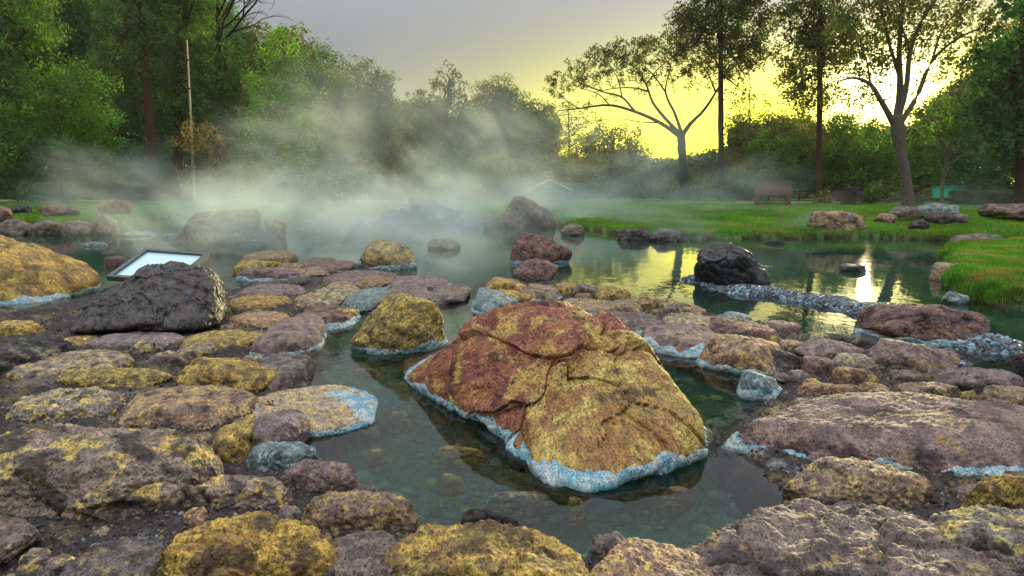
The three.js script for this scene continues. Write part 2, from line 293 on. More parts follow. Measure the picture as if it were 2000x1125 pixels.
// spec: centre, radii, turn | pieces (hulls); palette(s); crust height; detail
function makeRock(name, label, spec, group) {
  const { centre, radii = [1, 1, 1], turn = 0, tilt = [0, 0], palettes, pieces, p = 13, cracks = 0.5, strata = 0.5, lumps = 0.09, fine = 1, crust = 0, wet = false, N = 60, size } = spec;
  const off = rr(0, 100), cs = Math.cos(turn), sn = Math.sin(turn), pos = [], col = [], which = [], tone = rr(0.84, 1.12), warm = rr(-0.07, 0.07), shift = rr(-0.05, 0.11), stain = rr(-0.07, 0.10), pa = palettes.map((k) => { const q = PAL[k], f = (c) => [c[0] * tone * (1 + warm), c[1] * tone, c[2] * tone * (1 - warm)]; return { a: f(q.a), b: f(q.b), l: f(q.l), d: f(q.d), lc: q.lc + shift, dc: q.dc + stain }; });
  const planes = pieces ?? [randomPlanes(spec.flat)];
  const s = size ?? (radii[0] + radii[2]) / 2, out = [0, 0, 0], M = N + 1;
  for (let j = 0; j <= N; j++) for (let i = 0; i <= N; i++) {
    // a square grid bent over the top and sides of the rock
    const a = 2 * i / N - 1, b = 2 * j / N - 1; let r, ph;
    if (a === 0 && b === 0) { r = 0; ph = 0; } else if (Math.abs(a) > Math.abs(b)) { r = a; ph = Math.PI / 4 * b / a; } else { r = b; ph = Math.PI / 2 - Math.PI / 4 * a / b; }
    if (r < 0) { r = -r; ph += Math.PI; }
    const th = r * 2.05, dx = Math.sin(th) * Math.cos(ph), dy = Math.cos(th), dz = Math.sin(th) * Math.sin(ph);
    let R = -1, w = 0, R2 = -1;
    for (let k = 0; k < planes.length; k++) { const q = gauge(planes[k], p, dx, dy, dz); if (q > R) { R2 = R; R = q; w = k; } else if (q > R2) R2 = q; }
    let x = dx * R * radii[0], y = dy * R * radii[1], z = dz * R * radii[2];
    const l = Math.hypot(dx / radii[0], dy / radii[1], dz / radii[2]), nx = dx / radii[0] / l, ny = dy / radii[1] / l, nz = dz / radii[2] / l;
    const X = x + off, Y = y, Z = z - off, f = 1 / s;
    let d = lumps * s * fbm(X * f * 1.2, Y * f * 1.2, Z * f * 1.2, 3);
    d += strata * 0.075 * s * (ridged(X * f * 1.6 + 0.6 * Y * f, Y * f * 3.4, Z * f * 1.6, 3) - 0.6);
    const wx = 0.10 * n3(X * f * 2, Y * f * 2, Z * f * 2), [e, id] = cellEdge(X * f * 1.15 + wx, Y * f * 1.3 - wx, Z * f * 1.15 + wx);
    if (cracks) { const rough = 0.012 * n3(X * 11, Y * 11, Z * 11); d -= cracks * 0.07 * s * sm(0.032, 0.0, e + rough); d += cracks * 0.12 * s * (id - 0.5) * sm(0.0, 0.07, e); }
    d += fine * (0.011 * fbm(X * 9, Y * 9, Z * 9, 3) + 0.0055 * n3(X * 34, Y * 34, Z * 34));
    const pit = n3b(X * 17, Y * 17, Z * 17); if (pit > 0.5) d -= fine * 0.014 * (pit - 0.5);
    x += nx * d; y += ny * d; z += nz * d;
    const ty = y + x * tilt[0] + z * tilt[1];
    pos.push(x * cs + z * sn, ty, -x * sn + z * cs); which.push(w);
    stoneColour(pa[Math.min(w, pa.length - 1)], X, Y, Z, s, out);
    if (pa.length > 1) { const share = sm(-0.35, 0.35, (R - R2) / R * 2.2 * (w ? 1 : -1) + 1.3 * fbm(X * 2.3, Y * 2.3, Z * 2.3, 4)), other = [0, 0, 0], first = [0, 0, 0]; stoneColour(pa[0], X, Y, Z, s, first); stoneColour(pa[1], X, Y, Z, s, other); for (let c = 0; c < 3; c++) out[c] = mix(first[c], other[c], share); }
    col.push(out[0], out[1], out[2]);
  }
  const idx = [];
  for (let j = 0; j < N; j++) for (let i = 0; i < N; i++) { const q = j * M + i; if ((i < N / 2) === (j < N / 2)) idx.push(q, q + 1 + M, q + 1, q, q + M, q + 1 + M); else idx.push(q, q + M, q + 1, q + 1, q + M, q + 1 + M); }
  const geo = surface(pos, idx, col, 0.8);
  if (!crust) {
    const m = shade(new THREE.Mesh(geo, wet ? wetMat : stoneMat)); m.name = numbered(name); tag(m, label, 'rock', group); m.position.copy(centre); scene.add(m); return m;
  }
  const t = thing(name, label, 'rock', group); t.position.copy(centre);
  part('stone', geo, wet ? wetMat : stoneMat, t);
  // white-blue mineral crust grown on the stone just above the waterline
  const g0 = new Map(), nrm = new Float32Array(pos.length), cp = [], cc = [], ci = [], k0 = [];
  for (let q = 0; q < idx.length; q += 3) {
    const A = idx[q] * 3, B = idx[q + 1] * 3, C = idx[q + 2] * 3, ux = pos[B] - pos[A], uy = pos[B + 1] - pos[A + 1], uz = pos[B + 2] - pos[A + 2], vx = pos[C] - pos[A], vy = pos[C + 1] - pos[A + 1], vz = pos[C + 2] - pos[A + 2];
    const x = uy * vz - uz * vy, y = uz * vx - ux * vz, z = ux * vy - uy * vx;
    for (const v of [A, B, C]) { nrm[v] += x; nrm[v + 1] += y; nrm[v + 2] += z; }
  }
  const lift = (v) => {
    const x = pos[v * 3] + centre.x, y = pos[v * 3 + 1] + centre.y, z = pos[v * 3 + 2] + centre.z;
    if (y < -0.06 || y > crust * 2.2) return -1;
    const top = crust * (0.95 + 1.0 * fbm(x * 2.6, y * 2, z * 2.6, 2) + 0.10 * n3(x * 17, y * 17, z * 17));
    const a = sm(top + 0.012, top - 0.35 * crust, y) * sm(-0.05, -0.005, y) * sm(-0.62, -0.36, fbm(x * 3.7 + 11, y * 3, z * 3.7, 3));
    return a * crust * (0.19 + 0.08 * n3(x * 6, y * 6, z * 6) + 0.07 * n3(x * 34, y * 34, z * 34)) - 0.003;
  };
  const add = (v) => {
    if (!g0.has(v)) {
      const h = Math.max(-0.006, lift(v)), l = Math.hypot(nrm[v * 3], nrm[v * 3 + 1], nrm[v * 3 + 2]) || 1, x = pos[v * 3], y = pos[v * 3 + 1], z = pos[v * 3 + 2];
      g0.set(v, cp.length / 3); cp.push(x + nrm[v * 3] / l * h, y + nrm[v * 3 + 1] / l * h, z + nrm[v * 3 + 2] / l * h);
      const X = x + centre.x, Z = z + centre.z, m1 = 0.5 + 0.5 * n3(X * 22, y * 22, Z * 22), m2 = sm(-0.25, 0.35, fbm(X * 7, y * 20, Z * 7, 4)), q = 0.72 + 0.28 * m1;
      cc.push(mix(0.72, 0.24, m2) * q, mix(0.89, 0.66, m2) * q, mix(0.95, 0.88, m2) * q);
    }
    return g0.get(v);
  };
  for (let q = 0; q < idx.length; q += 3) if (lift(idx[q]) > -0.003 || lift(idx[q + 1]) > -0.003 || lift(idx[q + 2]) > -0.003) ci.push(add(idx[q]), add(idx[q + 1]), add(idx[q + 2]));
  if (ci.length) part('mineral_crust', surface(cp, ci, cc, 0.5), crustMat, t);
  return t;
}
const hullPlanes = (points, centre) => new ConvexHull().setFromPoints(points).faces.map((f) => [f.normal.x, f.normal.y, f.normal.z, Math.max(0.02, f.constant - f.normal.dot(centre))]);
// a rock given by what can be measured: left, top, right, bottom edge, and either its thickness (a slab lying on the shore) or its depth (a boulder standing up)
function slab(name, label, [u0, v0, u1, v1], thick, palette, o = {}) {
  reseed(Math.round(u0 * 3 + v0 * 7 + 5000));
  const um = (u0 + u1) / 2, q = onLevel(um, (v0 + v1) / 2), h0 = o.h0 ?? Math.max(0, ground(q.x, q.z)[0] - 0.01);
  const zf = onLevel(um, v1, h0).z, zb = Math.min(zf - 0.06, onLevel(um, v0, h0 + thick * 0.9).z), zc = (zf + zb) / 2, xl = atDepth(u0, v1, zc).x, xr = atDepth(u1, v1, zc).x;
  const rx = (xr - xl) / 2 * 1.15, rz = (zf - zb) / 2 * 1.20;
  return makeRock(name, label, { centre: new THREE.Vector3((xl + xr) / 2, h0 + thick * 0.12, zc), radii: [rx, thick * 0.98, rz], palettes: [palette], flat: true, N: Math.max(24, Math.min(190, Math.round((u1 - u0) * 0.5))), lumps: 0.04, strata: 0.30, cracks: 0.3, p: 18, size: Math.min((rx + rz) / 2, thick * 3.2), ...o }, o.group);
}
function boulder(name, label, [u0, v0, u1, v1], palette, o = {}) {
  reseed(Math.round(u0 * 5 + v0 * 3 + 9000));
  const um = (u0 + u1) / 2, k = o.depth ?? 0.85;
  let base = onLevel(um, v1, o.h0 ?? 0);
  if (o.h0 === undefined) { const h = Math.max(0, ground(base.x, base.z)[0]); base = onLevel(um, v1, h); }
  const half = (u1 - u0) / 2 * -base.z / FOCAL / CP, zc = base.z - half * k * 0.9, xl = atDepth(u0, v1, zc).x, xr = atDepth(u1, v1, zc).x, top = atDepth(um, v0, zc).y - base.y;
  return makeRock(name, label, { centre: new THREE.Vector3((xl + xr) / 2, base.y + top * 0.22, zc), radii: [(xr - xl) / 2 * 1.04, top * 0.79, half * k], palettes: [palette], N: Math.max(22, Math.min(160, Math.round((u1 - u0) * 0.55))), ...o }, o.group);
}
function hullRock(name, label, pieces, palettes, o = {}) {
  reseed(Math.round(palettes.length * 31 + pieces[0][0].x * 100 + 4000));
  const c = o.centre;
  return makeRock(name, label, { pieces: pieces.map((pts) => hullPlanes(pts, c)), palettes, p: 16, ...o }, o.group);
}
{ // the big boulder in the middle of the pool: a rusty back and a yellow front block
  const zc = onLevel(1090, 800).z, c = atDepth(1085, 770, zc); c.y = 0.16;
  const back = [onLevel(775, 738, 0), onLevel(775, 738, -0.3), onLevel(1030, 905, 0.0), onLevel(1030, 905, -0.35), atDepth(852, 700, -4.35), atDepth(935, 618, -4.35), atDepth(1000, 596, -4.3), atDepth(1140, 588, -4.3), atDepth(1215, 636, -4.2), atDepth(1240, 690, -4.2), atDepth(1120, 670, -3.75), atDepth(985, 770, -3.7), onLevel(1180, 700, -0.3), onLevel(900, 680, -0.3), onLevel(1300, 780, -0.3)];
  const front = [onLevel(1012, 855, 0), onLevel(1052, 948, 0), onLevel(1172, 990, 0), onLevel(1172, 990, -0.4), onLevel(1040, 935, -0.4), onLevel(1385, 902, 0), onLevel(1385, 890, -0.4), atDepth(1382, 825, -3.35), atDepth(1300, 708, -3.7), atDepth(1225, 646, -3.95), atDepth(1150, 655, -3.95), atDepth(1020, 790, -3.55), onLevel(1290, 760, -0.3), onLevel(1150, 720, -0.3)];
  hullRock('boulder', 'largest boulder, rusty and yellow, standing in the middle of the near pool', [back, front], ['rust', 'ochre'], { centre: c, N: 300, size: 0.75, cracks: 1.0, strata: 0.5, lumps: 0.05, crust: 0.058, p: 26 });
}
{ // dark boulder before the panel
  const z = onLevel(290, 640, 0.06).z, c = atDepth(295, 585, z - 0.45); c.y = 0.20;
  const big = [atDepth(218, 640, z), atDepth(215, 585, z + 0.1), atDepth(285, 512, z - 0.2), atDepth(360, 500, z - 0.3), atDepth(425, 518, z - 0.3), atDepth(450, 590, z - 0.05), atDepth(448, 648, z + 0.1), atDepth(330, 655, z + 0.5), atDepth(240, 655, z + 0.3), onLevel(240, 560, 0), onLevel(440, 560, 0), onLevel(330, 650, -0.3)];
  const low = [atDepth(100, 655, z + 0.2), atDepth(160, 585, z - 0.05), atDepth(215, 545, z - 0.1), atDepth(250, 540, z - 0.1), atDepth(330, 600, z + 0.3), atDepth(320, 640, z + 0.4), atDepth(120, 660, z + 0.45), onLevel(200, 590, 0), onLevel(330, 600, -0.3), onLevel(150, 650, -0.3)];
  hullRock('boulder', 'near-black craggy boulder in front of the tilted information panel', [big, low], ['blue', 'blue'], { wet: true, centre: c, N: 240, size: 0.42, cracks: 0.7, strata: 0.7, lumps: 0.09, fine: 1.3, p: 9 });
}
boulder('boulder', 'golden yellow boulder cut off by the left edge, standing in water', [-190, 453, 178, 592], 'gold', { crust: 0.06, N: 170, cracks: 0.35, h0: 0, depth: 0.8, tilt: [-0.22, 0] });
boulder('boulder', 'rounded yellow rock with blue-white rim left of the largest boulder', [696, 573, 868, 690], 'yellow', { crust: 0.055, N: 170, cracks: 0.3, h0: 0, depth: 0.95, tilt: [0.10, 0], lumps: 0.12 });
boulder('boulder', 'glossy black rock before the yellow reflection of the tree', [1360, 478, 1502, 560], 'wet', { wet: true, N: 120, h0: 0, cracks: 0.8, strata: 1.0, tilt: [-0.28, 0], depth: 0.7 });
boulder('boulder', 'dark red rock with blue rim near the stream on the right', [1676, 600, 1912, 676], 'red', { crust: 0.05, N: 170, h0: 0, cracks: 0.6, depth: 0.8 });
boulder('boulder', 'brown humped rock directly behind a smaller rounded one, mid-pool', [1000, 455, 1092, 518], 'red', { crust: 0.05, N: 80, h0: 0 });
boulder('boulder', 'small rounded brown rock with white waterline before the humped rock', [1003, 506, 1084, 555], 'red', { crust: 0.05, N: 80, h0: 0 });
boulder('boulder', 'yellow domed rock with teal stain standing left in the mid-pool', [702, 469, 812, 527], 'yellow', { crust: 0.08, N: 100, h0: 0, cracks: 0.8 });
boulder('boulder', 'long sloping dark boulder in the steam at left', [342, 410, 522, 476], 'mist', { N: 110, h0: 0, tilt: [0.18, 0], depth: 0.6, cracks: 0.6 });
boulder('boulder', 'dark rounded boulder touching the right end of the sloping boulder', [498, 421, 557, 464], 'mist', { h0: 0 });
boulder('boulder', 'tallest grey boulder rising from steam in the far pool', [980, 382, 1056, 446], 'mist', { h0: 0, N: 80, strata: 1 });
boulder('boulder', 'lower lobe of grey rock leaning against the tallest far boulder', [1036, 403, 1080, 446], 'mist', { h0: 0 });
boulder('boulder', 'faint round boulder at the back of the steam', [620, 393, 686, 440], 'mist', { h0: 0 });
boulder('boulder', 'wide dark boulder in thick steam right of the faint round one', [674, 412, 772, 458], 'mist', { h0: 0 });
boulder('boulder', 'pale low rock deep in steam above the wide dark boulder', [745, 402, 800, 432], 'mist', { h0: 0 });
boulder('boulder', 'squat dark block in steam left of the tallest boulder', [894, 425, 937, 444], 'dark', { h0: 0, flat: true });
boulder('boulder', 'flat pale rock at the left foot of the tallest boulder', [946, 420, 990, 446], 'mist', { h0: 0 });
boulder('boulder', 'dark low rock lying alone in the middle of the far pool', [834, 466, 892, 488], 'dark', { h0: 0, wet: true });
boulder('boulder', 'small hazy rock in front of the far bank', [1096, 437, 1138, 460], 'mist', { h0: 0 });
boulder('boulder', 'round dark rock at the edge of the far grass bank', [1272, 446, 1330, 472], 'dark', { h0: 0, wet: true });
boulder('boulder', 'flat dark rock left of the round rock at the bank', [1204, 446, 1276, 470], 'dark', { h0: 0, flat: true });
boulder('boulder', 'largest brown boulder on the lawn', [1576, 412, 1686, 443], 'brown', { N: 70, depth: 0.9, flat: true });
boulder('boulder', 'small flat stone on the lawn right of the brown boulder', [1708, 417, 1748, 433], 'brown');
boulder('boulder', 'flat grey rock at the foot of the pale-barked tree', [1738, 404, 1802, 424], 'mist');
boulder('boulder', 'dark rock with blue-white top in the lawn rock group', [1798, 397, 1872, 418], 'teal');
boulder('boulder', 'rounded dark rock lowest in the lawn rock group', [1808, 411, 1858, 434], 'dark');
boulder('boulder', 'small grey stone right of the lawn rock group', [1852, 418, 1890, 434], 'grey');
boulder('boulder', 'tiny flat stone left of the lawn rock group', [1778, 431, 1812, 446], 'dark');
boulder('boulder', 'grey flat boulder cut off by the right edge on the lawn', [1930, 399, 2040, 422], 'grey');
boulder('boulder', 'grey low rock in the inlet before the far lawn', [1858, 457, 1948, 480], 'grey', { h0: 0 });
boulder('boulder', 'pale yellow cracked rock under the near grass bank', [1816, 513, 1906, 552], 'pale', { h0: 0, cracks: 0.9, N: 80, flat: true });
boulder('boulder', 'small whitish stone at the water under the near grass bank', [1838, 570, 1886, 594], 'teal', { h0: 0 });
boulder('boulder', 'dark rock half in grass at the far left bank', [0, 428, 64, 460], 'mist', { h0: 0 });
boulder('boulder', 'broad dark rock beside the grass patch at far left', [56, 429, 128, 460], 'mist', { h0: 0 });
boulder('boulder', 'low domed rock left of the upright oval one at far left', [126, 430, 190, 460], 'mist', { h0: 0 });
boulder('boulder', 'upright oval rock in the far left water', [184, 419, 230, 460], 'mist', { h0: 0 });
boulder('boulder', 'reddish rock on the left bank before the hut', [200, 391, 256, 416], 'red');
boulder('boulder', 'dark rock on the left bank next to the path', [84, 400, 148, 419], 'red');
boulder('boulder', 'small dark rock on the left bank near the path', [24, 400, 58, 414], 'dark');
boulder('boulder', 'dark red rock on the bank at the left edge', [-30, 403, 28, 430], 'red');
boulder('boulder', 'flat rock awash in the far left water', [242, 452, 304, 462], 'teal', { h0: 0, flat: true });
boulder('boulder', 'thin stone barely above water below the upright oval rock', [166, 473, 210, 482], 'teal', { h0: 0, flat: true });
boulder('boulder', 'flat stone awash before the sloping boulder', [318, 456, 352, 466], 'teal', { h0: 0, flat: true });
boulder('boulder', 'thin dark stone awash near the far right bank', [1496, 469, 1532, 477], 'wet', { h0: 0, flat: true });
boulder('boulder', 'thin dark stone awash right of the glossy black rock', [1640, 516, 1688, 532], 'wet', { h0: 0, flat: true, wet: true });
boulder('boulder', 'small flat stone behind the tip of the glossy black rock', [1486, 518, 1510, 528], 'teal', { h0: 0, flat: true });
boulder('boulder', 'brown flat rock behind the panel in the left water', [205, 500, 250, 522], 'red', { h0: 0, flat: true });
console.log('boulders done');

// stones of the near left shore
const SL = 'shore_stone';
slab(SL, 'widest lichen-blotched slab of the lower left shore', [-90, 818, 468, 1000], 0.23, 'lichen', { N: 230, size: 0.6, cracks: 0.35, strata: 1.1, p: 7 });
slab(SL, 'golden yellow rough rock at the bottom edge, left of centre', [318, 1008, 672, 1190], 0.17, 'gold', { N: 190, size: 0.5, strata: 1.2, fine: 1.6, cracks: 0.4 });
slab(SL, 'long flat yellow-grey slab below the dark boulder', [38, 682, 245, 750], 0.09, 'lichen');
slab(SL, 'thin yellow-topped slab between the long slab and the cobble', [124, 717, 322, 754], 0.06, 'yellow');
slab(SL, 'plump yellow cobble in the middle of the left shore', [354, 695, 522, 768], 0.16, 'yellow', { flat: false });
slab(SL, 'small grey stone at far left below the long slab', [18, 738, 120, 770], 0.06, 'grey');
slab(SL, 'stone with rough yellow crown above the widest slab', [38, 756, 242, 838], 0.12, 'lichen', { fine: 1.6 });
slab(SL, 'smooth orange-brown domed stone above the widest slab', [258, 750, 492, 846], 0.13, 'brown', { cracks: 0 });
slab(SL, 'dark pitted rock at the left edge under the dark boulder', [-20, 648, 112, 736], 0.17, 'dark', { fine: 2.4 });
slab(SL, 'smooth golden stone at the left edge', [-20, 627, 84, 662], 0.12, 'gold');
slab(SL, 'long grey-purple slab right under the dark boulder', [184, 647, 358, 686], 0.07, 'purple');
slab(SL, 'yellow flat slab right of the long grey-purple slab', [372, 640, 482, 686], 0.08, 'yellow');
slab(SL, 'small yellow wedge next to the flat yellow slab', [458, 646, 522, 682], 0.07, 'yellow');
slab(SL, 'angular grey-yellow stone behind the plump cobble', [350, 664, 424, 706], 0.09, 'lichen');
slab(SL, 'orange chip in front of the left end of the dark boulder', [124, 652, 190, 682], 0.05, 'gold');
slab(SL, 'pale flat tongue of stone reaching into the pool with white rim', [462, 752, 722, 852], 0.05, 'pale', { crust: 0.035, h0: 0, cracks: 0 });
slab(SL, 'grey stone at the water right of the plump cobble', [492, 690, 606, 764], 0.12, 'grey', { h0: 0 });
slab(SL, 'purple angular stone between yellow crust and pale rock', [498, 800, 592, 880], 0.12, 'purple');
slab(SL, 'bright yellow crusted stone at the right end of the widest slab', [438, 808, 506, 908], 0.13, 'gold', { fine: 2 });
slab(SL, 'pale blue-grey stone dipping into the pool below the purple one', [488, 862, 624, 924], 0.09, 'teal', { h0: 0 });
slab(SL, 'purple stone with yellow edge in dark gravel at lower left', [338, 930, 566, 1000], 0.10, 'lichen');
slab(SL, 'smooth purple stone at the pool below the pale blue-grey one', [556, 898, 706, 966], 0.11, 'purple', { h0: 0 });
slab(SL, 'brown-yellow stone at the pool above the dark grey rock', [598, 958, 814, 1048], 0.13, 'brown', { h0: 0 });
slab(SL, 'dark grey rock at the bottom edge between two yellow ones', [630, 1028, 806, 1180], 0.12, 'grey');
slab(SL, 'yellow-streaked rock at the bottom edge beside the pool', [780, 1010, 1132, 1210], 0.17, 'gold', { N: 180, size: 0.45, strata: 1.4, h0: 0, cracks: 0.4 });
slab(SL, 'dark bluish stone at the tip of the yellow-streaked rock', [900, 1002, 1008, 1050], 0.10, 'blue', { h0: 0 });
slab(SL, 'flat grey stone in gravel at the bottom left edge', [146, 1048, 304, 1170], 0.05, 'grey');
slab(SL, 'grey low stone in the lower left corner', [-80, 1010, 60, 1100], 0.06, 'grey');
slab(SL, 'dark wedge of rock over the water, right of the yellow slab', [518, 612, 628, 704], 0.17, 'purple', { h0: 0, crust: 0.04 });
slab(SL, 'brown flat stone above the dark wedge of rock', [452, 606, 560, 640], 0.08, 'brown');
slab(SL, 'reddish slab with pale rim over the inlet', [584, 594, 692, 644], 0.11, 'red', { h0: 0, crust: 0.045 });
// the low bank of stones running to the right behind the yellow rock
const LB = [
  [452, 574, 566, 606, 'yellow', 'yellow-topped slab right of the dark boulder'], [476, 553, 592, 582, 'purple', 'long purplish slab behind the yellow-topped slab'], [556, 540, 606, 560, 'dark', 'small dark block on the left stone bank'],
  [600, 556, 696, 600, 'lichen', 'blotched slab in the middle of the left stone bank'], [580, 572, 640, 596, 'brown', 'brown stone left of the blotched slab'], [640, 528, 764, 558, 'purple', 'long mauve slab at the back of the left stone bank'],
  [684, 560, 762, 602, 'teal', 'blue-grey slab behind the yellow rimmed rock'], [748, 556, 836, 584, 'grey', 'grey slab right of the blue-grey slab'], [764, 536, 872, 564, 'purple', 'flat mauve slab near the end of the left stone bank'],
  [846, 552, 918, 588, 'grey', 'last stone at the right tip of the left stone bank'], [690, 540, 766, 562, 'brown', 'brown stone half hidden among mauve slabs'], [618, 508, 690, 532, 'red', 'reddish stone at the back left of the stone bank'],
  [560, 520, 640, 542, 'brown', 'brown slab between islet and stone bank'], [590, 502, 652, 522, 'red', 'low reddish peak right of the stepped islet'], [640, 602, 700, 622, 'yellow', 'small yellow stone at the front of the left stone bank'],
  [640, 548, 690, 570, 'brown', 'small brown stone behind the blotched slab'], [800, 566, 852, 590, 'purple', 'small mauve stone above the yellow rimmed rock'], [452, 600, 470, 612, 'gold', 'tiny golden stone at the right foot of the dark boulder'],
];
for (const [a, b, c, d, pal, lab] of LB) slab('bank_stone', lab, [a, b, c, d], 0.07, pal, { h0: 0.03, crust: c > 680 || d < 545 ? 0.03 : 0 });
const IS = [[484, 489, 572, 518, 'brown', 'brown capstone of the stepped islet in the steam'], [462, 508, 528, 534, 'yellow', 'yellow stone on the left of the stepped islet'], [512, 512, 552, 530, 'gold', 'small golden knob in front of the islet capstone'], [540, 514, 592, 538, 'brown', 'brown stone on the right of the stepped islet'], [470, 524, 584, 548, 'purple', 'low shelf of the stepped islet with pale waterline']];
for (const [a, b, c, d, pal, lab] of IS) slab('islet_stone', lab, [a, b, c, d], 0.16, pal, { h0: 0.01, crust: lab.includes('shelf') ? 0.05 : 0 });
// right stone bank
const RB = [
  [922, 562, 1000, 608, 0.13, 'teal', 'blue-grey stone at the left tip of the right stone bank', 0.04], [954, 544, 1030, 574, 0.15, 'gold', 'bright yellow stone at the back left of the right bank', 0], [958, 565, 1022, 592, 0.12, 'yellow', 'dull yellow stone before the bright yellow one', 0],
  [1018, 552, 1092, 588, 0.10, 'brown', 'brown flat stone under the small rounded brown rock', 0.03], [1084, 552, 1126, 576, 0.11, 'yellow', 'yellow-brown stone left of the grey dome', 0], [1118, 554, 1168, 580, 0.14, 'grey', 'grey dome on the back row of the right bank', 0],
  [1170, 558, 1228, 586, 0.14, 'yellow', 'yellow dome on the back row of the right bank', 0], [1088, 582, 1212, 614, 0.08, 'brown', 'long olive slab above the largest boulder', 0.04], [1192, 584, 1252, 612, 0.09, 'brown', 'brown stone right of the long olive slab', 0],
  [1244, 581, 1284, 605, 0.12, 'brown', 'small olive dome next to the yellow reflection', 0], [1288, 587, 1338, 613, 0.12, 'lichen', 'pair-less round stone at the edge of the yellow reflection', 0], [1186, 606, 1292, 652, 0.10, 'grey', 'grey slab with pale blue front facing the pool', 0.05],
  [1256, 630, 1404, 688, 0.11, 'purple', 'long mauve slab with bright blue-white edge', 0.07], [1298, 608, 1404, 648, 0.08, 'lichen', 'blotched flat stone behind the long mauve slab', 0], [1390, 618, 1504, 668, 0.10, 'red', 'red-purple sloping slab in the right bank', 0],
  [1382, 658, 1518, 728, 0.18, 'brown', 'large brown rounded stone with pale foot over the pool', 0.06], [1408, 609, 1468, 636, 0.09, 'teal', 'small teal dome beside the lower yellow reflection', 0], [1496, 626, 1562, 652, 0.08, 'purple', 'mauve stone beside the lower yellow reflection', 0],
  [1470, 684, 1552, 724, 0.13, 'dark', 'dark angular stone right of the large brown one', 0], [1442, 724, 1514, 774, 0.12, 'teal', 'wet teal stone at the corner of the big purple slab', 0.05], [1562, 663, 1668, 704, 0.12, 'purple', 'purple cobble between two flat dark stones', 0],
  [1604, 650, 1672, 670, 0.06, 'dark', 'flat dark stone under the lower yellow reflection', 0], [1642, 655, 1712, 682, 0.08, 'dark', 'flat dark stone at the left foot of the dark red rock', 0], [1690, 664, 1842, 730, 0.17, 'purple', 'largest purple cobble on the right bank', 0],
  [1628, 690, 1728, 722, 0.09, 'pale', 'pale yellow split stone left of the largest purple cobble', 0], [1564, 694, 1634, 732, 0.10, 'red', 'red-brown stone left of the pale split stone', 0], [1620, 718, 1694, 754, 0.11, 'brown', 'brown stone below the pale split stone', 0],
  [1558, 746, 1684, 776, 0.07, 'brown', 'thin brown slab lying along the big purple slab', 0], [1678, 748, 1734, 772, 0.06, 'brown', 'brown chip at the right end of the thin brown slab', 0], [1748, 746, 1868, 778, 0.08, 'brown', 'brown slab with dark top edge above the big purple slab', 0],
  [1856, 718, 1988, 766, 0.12, 'purple', 'purple stone at the stream on the right', 0], [1912, 754, 2060, 800, 0.10, 'brown', 'tan stone cut off by the right edge above the purple slab', 0], [1540, 722, 1580, 748, 0.06, 'purple', 'small mauve stone left of the thin brown slab', 0],
  [1330, 596, 1376, 618, 0.08, 'brown', 'small brown stone behind the blotched flat stone', 0], [1520, 664, 1572, 688, 0.08, 'brown', 'small brown stone left of the purple cobble', 0], [1730, 722, 1800, 748, 0.07, 'grey', 'grey stone below the largest purple cobble', 0],
  [1970, 690, 2040, 712, 0.07, 'dark', 'dark stone in the stream at the right edge', 0], [1990, 704, 2030, 730, 0.10, 'wet', 'wet bluish stone in the stream at the right edge', 0],
];
for (const [a, b, c, d, t, pal, lab, cr] of RB) slab('bank_stone', lab, [a, b, c, d], t, pal, { h0: 0.02, crust: cr, flat: t < 0.12 });
slab(SL, 'big smooth purple slab filling the right shore', [1512, 764, 2130, 928], 0.16, 'purple', { N: 210, h0: 0.0, crust: 0.05, cracks: 0, size: 0.7, strata: 0.25, lumps: 0.05 });
slab(SL, 'yellow-brown oval stone below the big purple slab', [1556, 890, 1774, 990], 0.15, 'brown', { cracks: 0, flat: false, N: 150 });
slab(SL, 'large dark grey slab in the lower right with cracks', [1366, 972, 1990, 1230], 0.14, 'grey', { N: 220, h0: 0.0, size: 0.5, strata: 1.4, cracks: 0.9 });
slab(SL, 'yellow and mauve slab in the lower right corner', [1818, 980, 2180, 1160], 0.17, 'lichen', { N: 150, strata: 1.2 });
slab(SL, 'yellow stone at the right edge above the corner slab', [1898, 932, 2080, 1000], 0.15, 'gold');
slab(SL, 'grey-brown wedge at the bottom edge between pool and dark slab', [1148, 1048, 1388, 1210], 0.12, 'brown', { h0: 0.0, N: 140 });
slab(SL, 'small dark stone between oval stone and dark slab', [1580, 980, 1640, 1006], 0.06, 'dark');
// stones under water
const UW = [[760, 850, 800, 872, 'yellow', 'small yellow stone under water below the pale tongue'], [1000, 1010, 1060, 1050, 'pale', 'pale stone under water at the bottom centre'], [1290, 1000, 1350, 1040, 'brown', 'brown stone under water before the grey-brown wedge'], [800, 800, 850, 826, 'brown', 'brown stone under water beside the tip of the largest boulder'], [850, 890, 940, 950, 'yellow', 'green-yellow stone under water left of the largest boulder'], [862, 965, 905, 1010, 'yellow', 'small yellowish stone under water above the yellow-streaked rock'], [960, 985, 1075, 1050, 'lichen', 'large dim stone under water by the yellow-streaked rock'], [632, 858, 735, 892, 'pale', 'pale flat stone under water off the left shore'], [720, 935, 752, 955, 'yellow', 'tiny yellow stone under water near the purple shore stone'], [690, 755, 740, 775, 'brown', 'dim brown stone under water off the pale tongue'], [1108, 1044, 1140, 1062, 'yellow', 'tiny yellow stone under water at the bottom centre']];
for (const [a, b, c, d, pal, lab] of UW) slab('sunken_stone', lab, [a, b, c, d], 0.17, pal, { h0: -0.24, cracks: 0 });
